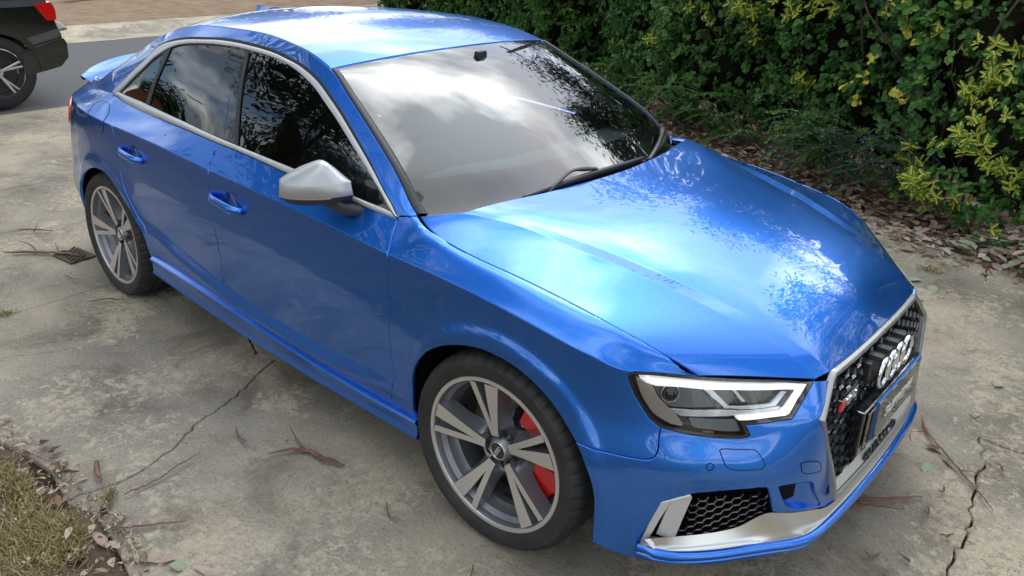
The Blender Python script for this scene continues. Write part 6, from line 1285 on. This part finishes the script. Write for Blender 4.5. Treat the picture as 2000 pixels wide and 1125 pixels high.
twig([(.10,3.22),(.30,3.10),(.55,2.98),(.80,2.88)],.012,'long reddish bark ribbon at the litter edge near the right of the photo',)
twig([(-.66,3.75),(-.60,3.60),(-.52,3.45)],.016,'curled brown bark piece standing in the litter',branches=[[(-.66,3.75),(-.72,3.78)]])
for (x,y,a,L) in [(1.05,.10,.5,'small dark scrap of bark beside the lower end of the long crack'),(.98,.18,1.2,'small dark bark scrap above the split piece of bark'),(1.12,.62,2.0,'small brown scrap of bark under the crooked twig'),(.93,.93,.3,'small scrap of bark just beyond the long joint by the number plate'),(1.02,-.10,2.2,'small dark bark scrap nearest the bottom right of the photo'),(.98,.33,1.,'small bark scrap between the crooked twig and the split bark'),(.9,-.15,.2,'small curled bark scrap at the bottom edge in front of the splitter')]:
    o=twig([(x,y),(x+.025*math.cos(a),y+.025*math.sin(a)),(x+.05*math.cos(a+.4),y+.05*math.sin(a+.4))],.0045,L); o['group']='bark scraps in front of the car'
# drain cover
bm=bmesh.new(); add_box(bm,(-3.315,-.845,.002),(.20,.15,.012),Matrix.Rotation(R(6),3,'Z'))
MT['rust']=mat('rusty_iron',(.09,.06,.045),.85,.3); DC=bmobj('drain_cover',bm,MT['rust'],None,bevel=.003,label='small rusty iron drain cover set in the concrete behind the rear wheel',cat='drain cover')
for i in range(5):
    bm=bmesh.new(); add_box(bm,(-3.39+i*.037,-.845,.011),(.010,.13,.007),Matrix.Rotation(R(6+35),3,'Z')); add_box(bm,(-3.39+i*.037,-.845,.0112),(.010,.09,.007),Matrix.Rotation(R(6-45),3,'Z')); bmobj('grate_bar',bm,MT['rust'],DC)
# moss and grass tufts in the joints
tf=[];
for (a,b,n,s_) in [((-2.76,-1.55),(-2.78,-1.35),160,.03),((-1.11,-1.60),(-1.06,-1.66),60,.022),((-1.05,-1.62),(-1.0,-1.68),70,.026),((-4.93,-1.0),(-4.93,-.5),60,.012),((.63,2.4),(.9,1.9),60,.012),((.42,2.47),(.30,2.45),40,.05),((.49,3.05),(.53,2.85),120,.05)]:
    t_=rng.random((n,1)); P=np.hstack([np.array(a)*(1-t_)+np.array(b)*t_+rng.normal(0,.012,(n,2)),np.zeros((n,1))]); tf.append((P,s_*rng.uniform(.4,1.2,n)))
P=np.vstack([t_[0] for t_ in tf]); L=np.concatenate([t_[1] for t_ in tf]); A=rng.normal(size=(len(P),3))*[.5,.5,.1]+[0,0,.7]
link('joint_weeds',leaf_mesh('joint_weeds',P,A,rvec(len(P)),L,.07,rng.random(len(P))*.6,bpy.data.materials['grass_blade'],fold=.1,curl=.3),None,kind='stuff',label='small green weeds growing in the joints of the concrete',cat='weeds')
# ------------------------------------------------------------ trees outside the frame (they show in the paint and the glass)
MT['tleaf']=leafmat('gum_leaf',[(0,(.018,.040,.018)),(.5,(.05,.085,.035)),(1,(.11,.14,.07))],.5,.2)
def tree(name,loc,H,crown,nclump,label,seed,leafL=.12,nleaf=60,trunkr=.16,lean=(0,0),spreadr=.5):
    rr=random.Random(seed); nr=np.random.default_rng(seed); root=empty(name,loc,label=label,cat='tree'); V=[];F=[];tips=[]
    def br(p,d,l,r_,dep):
        pts_=[p.copy()]
        for s_ in range(6): p=p+d*l/6; d=d+np.array([rr.gauss(0,.16),rr.gauss(0,.16),rr.gauss(.03,.10)]); d/=np.linalg.norm(d); pts_.append(p.copy())
        v,f=tube(pts_,np.linspace(r_,r_*.55,7),6 if dep<2 else 4); o=len(V); V.extend(v); F.extend(tuple(j+o for j in q) for q in f)
        if dep>=3: tips.append(p); return
        if dep>=1: tips.append(pts_[4])
        for c in range(rr.choice([2,3]) if dep else 4): nd_=d*.75+np.array([rr.gauss(0,1),rr.gauss(0,1),rr.gauss(.25,.4)])*spreadr; nd_/=np.linalg.norm(nd_); br(p,nd_,l*rr.uniform(.55,.8),r_*.6,dep+1)
    br(np.zeros(3),np.array([lean[0],lean[1],1.])/math.sqrt(1+lean[0]**2+lean[1]**2),H*.42,trunkr,0)
    me=bpy.data.meshes.new('trunk'); me.from_pydata([tuple(v) for v in V],[],F); me.materials.append(MT['bark']); link('trunk',me,root)
    T=np.array(tips); idx=nr.integers(0,len(T),nclump); C=T[idx]+nr.normal(0,crown*.16,(nclump,3)); P=np.repeat(C,nleaf,0)+nr.normal(0,crown*.075,(nclump*nleaf,3)); n=len(P); A=nr.normal(size=(n,3))*[1,1,.6]+[0,0,-.6]
    me=leaf_mesh('crown',P,A,nr.normal(size=(n,3)),leafL*nr.uniform(.6,1.3,n),np.full(n,.17),np.clip(nr.normal(.45,.2,n),0,1),MT['tleaf']); link('crown',me,root,kind='stuff'); return root
tree('gum_tree',(.7,6.6,0),6.4,2.6,260,'tall leafy gum tree behind the hedge, mirrored in the bonnet',5,.12,70)
tree('gum_tree',(-4.6,12.5,0),4.6,2.2,160,'gum tree behind the hedge further towards the road',9,.13,60)
tree('gum_tree',(-5.6,-5.2,0),6.2,2.8,170,'spreading tree on the lawn side, mirrored in the front side window',12,.12,60,trunkr=.15,spreadr=.75)
tree('gum_tree',(-12.6-3,-14,0),8,4,160,'tree across the road beside the neighbouring house',15,.2,50)
tree('gum_tree',(-13.2,12.6,0),8.5,4.2,230,'big gum tree beyond the far end of the hedge, mirrored in the roof',25,.20,60,trunkr=.2)
tree('gum_tree',(3.8,5.6,0),5.4,2.4,170,'gum tree behind the hedge in front of the car',21,.12,60)
for i,(x,y) in enumerate([(-30,-4),(-34,-14),(-30,-26),(-22,-36),(-8,-30),(6,-26),(18,-20),(-36,8),(-34,22),(-22,30),(22,6),(18,24),(2,30)]):
    o=tree('distant_tree',(x,y,0),rnd.uniform(6,10),6,110,'far dark tree of the neighbourhood skyline, out of the frame',30+i,.55,22,trunkr=.25); o['group']='distant trees'
# neighbouring house, tiled roof (only seen mirrored in the side windows)
HS=empty('house',(-27,-14.5,0),R(18),label='brick house with terracotta tiled roof across the road, mirrored in the rear side window',cat='house')
MT['terra']=mat('terracotta_tiles',(.30,.12,.06),.8); noise_col(MT['terra'],[(.3,(.22,.085,.045)),(.7,(.38,.17,.09))],scale=4); MT['brick']=mat('brown_brick',(.30,.17,.11),.9); noise_col(MT['brick'],[(.3,(.22,.12,.08)),(.7,(.38,.24,.17))],scale=10)
bm=bmesh.new(); add_box(bm,(0,0,1.35),(9,15,2.7)); bmobj('wall',bm,MT['brick'],HS)
bm=bmesh.new(); a=[bm.verts.new(p) for p in [(-5.2,-8.2,2.6),(5.2,-8.2,2.6),(5.2,8.2,2.6),(-5.2,8.2,2.6),(0,-3.5,5.0),(0,3.5,5.0)]]; [bm.faces.new([a[i] for i in f]) for f in [(0,1,4),(1,2,5,4),(2,3,5),(3,0,4,5),(3,2,1,0)]]; RF=bmobj('roof',bm,MT['terra'],HS)
for i in range(24):
    t=i/24; bm=bmesh.new(); x=5.2*(1-t); add_box(bm,(x-.08,0,2.66+2.4*t),(.10,16.2-9.2*t,.035)); bmobj('tile_course',bm,MT['terra'],RF)
for y in (-5,-1,4):
    bm=bmesh.new(); add_box(bm,(4.52,y,1.5),(.08,1.6,1.2)); wf_=bmobj('window',bm,MT['satin'],HS); bm=bmesh.new(); add_box(bm,(4.57,y,1.5),(.02,1.45,1.05)); bmobj('pane',bm,MT['gblack'],wf_)
# power line poles and wires mirrored in the bonnet
PL=empty('power_pole',(-9.0,13.5,0),label='timber power pole with cross arm beyond the hedge',cat='power pole')
tube_obj('pole',[(0,0,0),(0,0,8.6)],.14,MT['timber'],PL,seg=10); bm=bmesh.new(); add_box(bm,(0,0,8.1),(1.8,.12,.12)); bmobj('cross_arm',bm,MT['timber'],PL)
# ------------------------------------------------------------ the dark four-wheel drive on the road
MT['suv']=mat('black_green_paint',(.012,.013,.012),.12,.3,.5,.9,.03); MT['suvgrey']=mat('grey_side_paint',(.10,.105,.115),.25,.4,.5,.8,.05)
SU=empty('four_wheel_drive',(-7.75,.26,0),label='dark four-wheel drive parked on the road at the top left, its rear quarter in view',cat='four-wheel drive')
def sv(pts_): return pts_
prof=[(-3.6,.36),(-3.55,.80),(-2.9,1.0),(-1.2,1.03),(.58,1.035),(.615,1.0),(.625,.90),(.645,.80),(.675,.70),(.688,.60),(.68,.50),(.655,.42),(.60,.375),(.27,.315),(.225,.36)]
for k in range(17): 
    a=R(0)+R(180)*k/16; prof.append((0+.40*math.cos(a)*1.0-.0,.355+.40*math.sin(a)))
prof+=[(-.46,.30),(-2.4,.30)]
for k in range(17):
    a=R(180)*k/16; prof.append((-2.86+.40*math.cos(a),.355+.40*math.sin(a)))
n=len(prof); P2=np.array(prof); cx_=np.array([-1.4,.6])
def rowS(x,sc=1.,dz=0): return [(x,a*sc if a>0 else a,b+dz) for a,b in prof]
levels=[(-.10,.0),(-.04,.004),(.0,.015),(-.004,.03)]
bm=bmesh.new(); 
def bodyrow(x,inset_):
    return [bm.verts.new((x,a-inset_*(1 if a>.3 else 0),b-inset_*(1 if b>.9 else 0)*.7)) for a,b in prof]
A0=bodyrow(-.02,0.02);A1=bodyrow(-.045,.006);A2=bodyrow(-.09,.0);A3=bodyrow(-1.85,.0);A4=bodyrow(-1.92,.03)
bm.faces.new(A0); bm.faces.new(A4[::-1])
for X,Y in ((A0,A1),(A1,A2),(A2,A3),(A3,A4)):
    for k in range(n): bm.faces.new((X[k],X[(k+1)%n],Y[(k+1)%n],Y[k]))
BS=bmobj('body',bm,MT['suv'],SU,smooth=True)
def patch(name,pl,x,m,th=.02,par=SU,bev=.004,**k):
    bm=bmesh.new(); add_prism(bm,pl,x-th,x,lambda p,x_:(x_,p[0],p[1])); return bmobj(name,bm,m,par,bevel=bev,smooth=True,**k)
patch('shoulder_panel',[(-3.4,.985),(.575,.985),(.56,1.05),(-3.3,1.06)],-.004,MT['suvgrey'],.12)
patch('greenhouse',[(-2.6,1.05),(.50,1.05),(.20,1.62),(-1.9,1.66)],-.10,MT['suv'],1.6); patch('side_window',[(-1.6,1.09),(.30,1.08),(.08,1.52),(-1.5,1.54)],-.085,MT['darkglass'],.02)
patch('tail_light',[(.44,1.005),(.60,1.02),(.622,.985),(.636,.93),(.630,.845),(.55,.838),(.52,.875),(.475,.955)],.010,MT['tail'],.14)
patch('rear_reflector',[(.555,.590),(.68,.622),(.688,.582),(.60,.560)],-.004,MT['tail'],.10,bev=.002)
patch('bumper_crease',[(.24,.55),(.66,.655),(.66,.66),(.24,.556)],-.012,MT['suvgrey'],.01,bev=.001)
patch('rear_bumper',[(.23,.36),(.27,.315),(.60,.375),(.685,.46),(.695,.60),(.67,.655),(.26,.545)],.0,MT['suv'],.10,bev=.012)
patch('bumper_shoulder',[(.28,.60),(.60,.665),(.655,.70),(.62,.755),(.30,.67)],.004,MT['suvgrey'],.10,bev=.015)
ths=np.linspace(R(0),R(180),30); ar=[(.395*math.cos(a),.355+.395*math.sin(a)) for a in ths]+[(.455*math.cos(a),.345+.455*math.sin(a)) for a in ths[::-1]]; patch('arch_flare',ar,.012,MT['suv'],.06,bev=.008)
def suv_wheel(y,x=0.0):
    def L(prof_,n=64,name='tyre',m=None,par=None):
        bm=bmesh.new(); rings=[[bm.verts.new((x-d,y+r*math.cos(2*math.pi*k/n),.365+r*math.sin(2*math.pi*k/n))) for k in range(n)] for r,d in prof_]
        for i in range(len(prof_)-1):
            for k in range(n): bm.faces.new((rings[i][k],rings[i][(k+1)%n],rings[i+1][(k+1)%n],rings[i+1][k]))
        return bmobj(name,bm,m,par,smooth=True)
    T_=L([(.245,.02),(.26,.005),(.31,.0),(.35,.015),(.365,.05),(.365,.20),(.34,.23),(.24,.22)],name='wheel',m=MT['rubber'],par=SU)
    L([(.232,.03),(.246,.008),(.238,.004),(.228,.03),(.215,.14)],name='rim',m=MT['refl'],par=T_); L([(.0,.13),(.21,.13)],name='brake_disc',m=MT['iron'],par=T_)
    for k in range(5):
        a=R(18+72*k); 
        for w_ in (-.11,.11):
            bm=bmesh.new(); p0=Vector((x-.055,y+.05*math.cos(a),.365+.05*math.sin(a))); p1=Vector((x-.012,y+.235*math.cos(a+w_),.365+.235*math.sin(a+w_))); d=(p1-p0); rot=d.to_track_quat('Y','X').to_matrix(); add_box(bm,(p0+p1)/2,(.022,d.length,.026),rot); bmobj('spoke',bm,MT['refl'],T_,bevel=.004)
    bm=bmesh.new(); bmesh.ops.create_cone(bm,cap_ends=True,segments=32,radius1=.055,radius2=.05,depth=.04,matrix=Matrix.Translation((x-.05,y,.365))@Matrix.Rotation(R(90),4,'Y')); bmobj('hub_cap',bm,MT['refl'],T_,smooth=True)
suv_wheel(0.0);suv_wheel(-2.86)
suv_wheel(0.0,-1.62);suv_wheel(-2.86,-1.62)
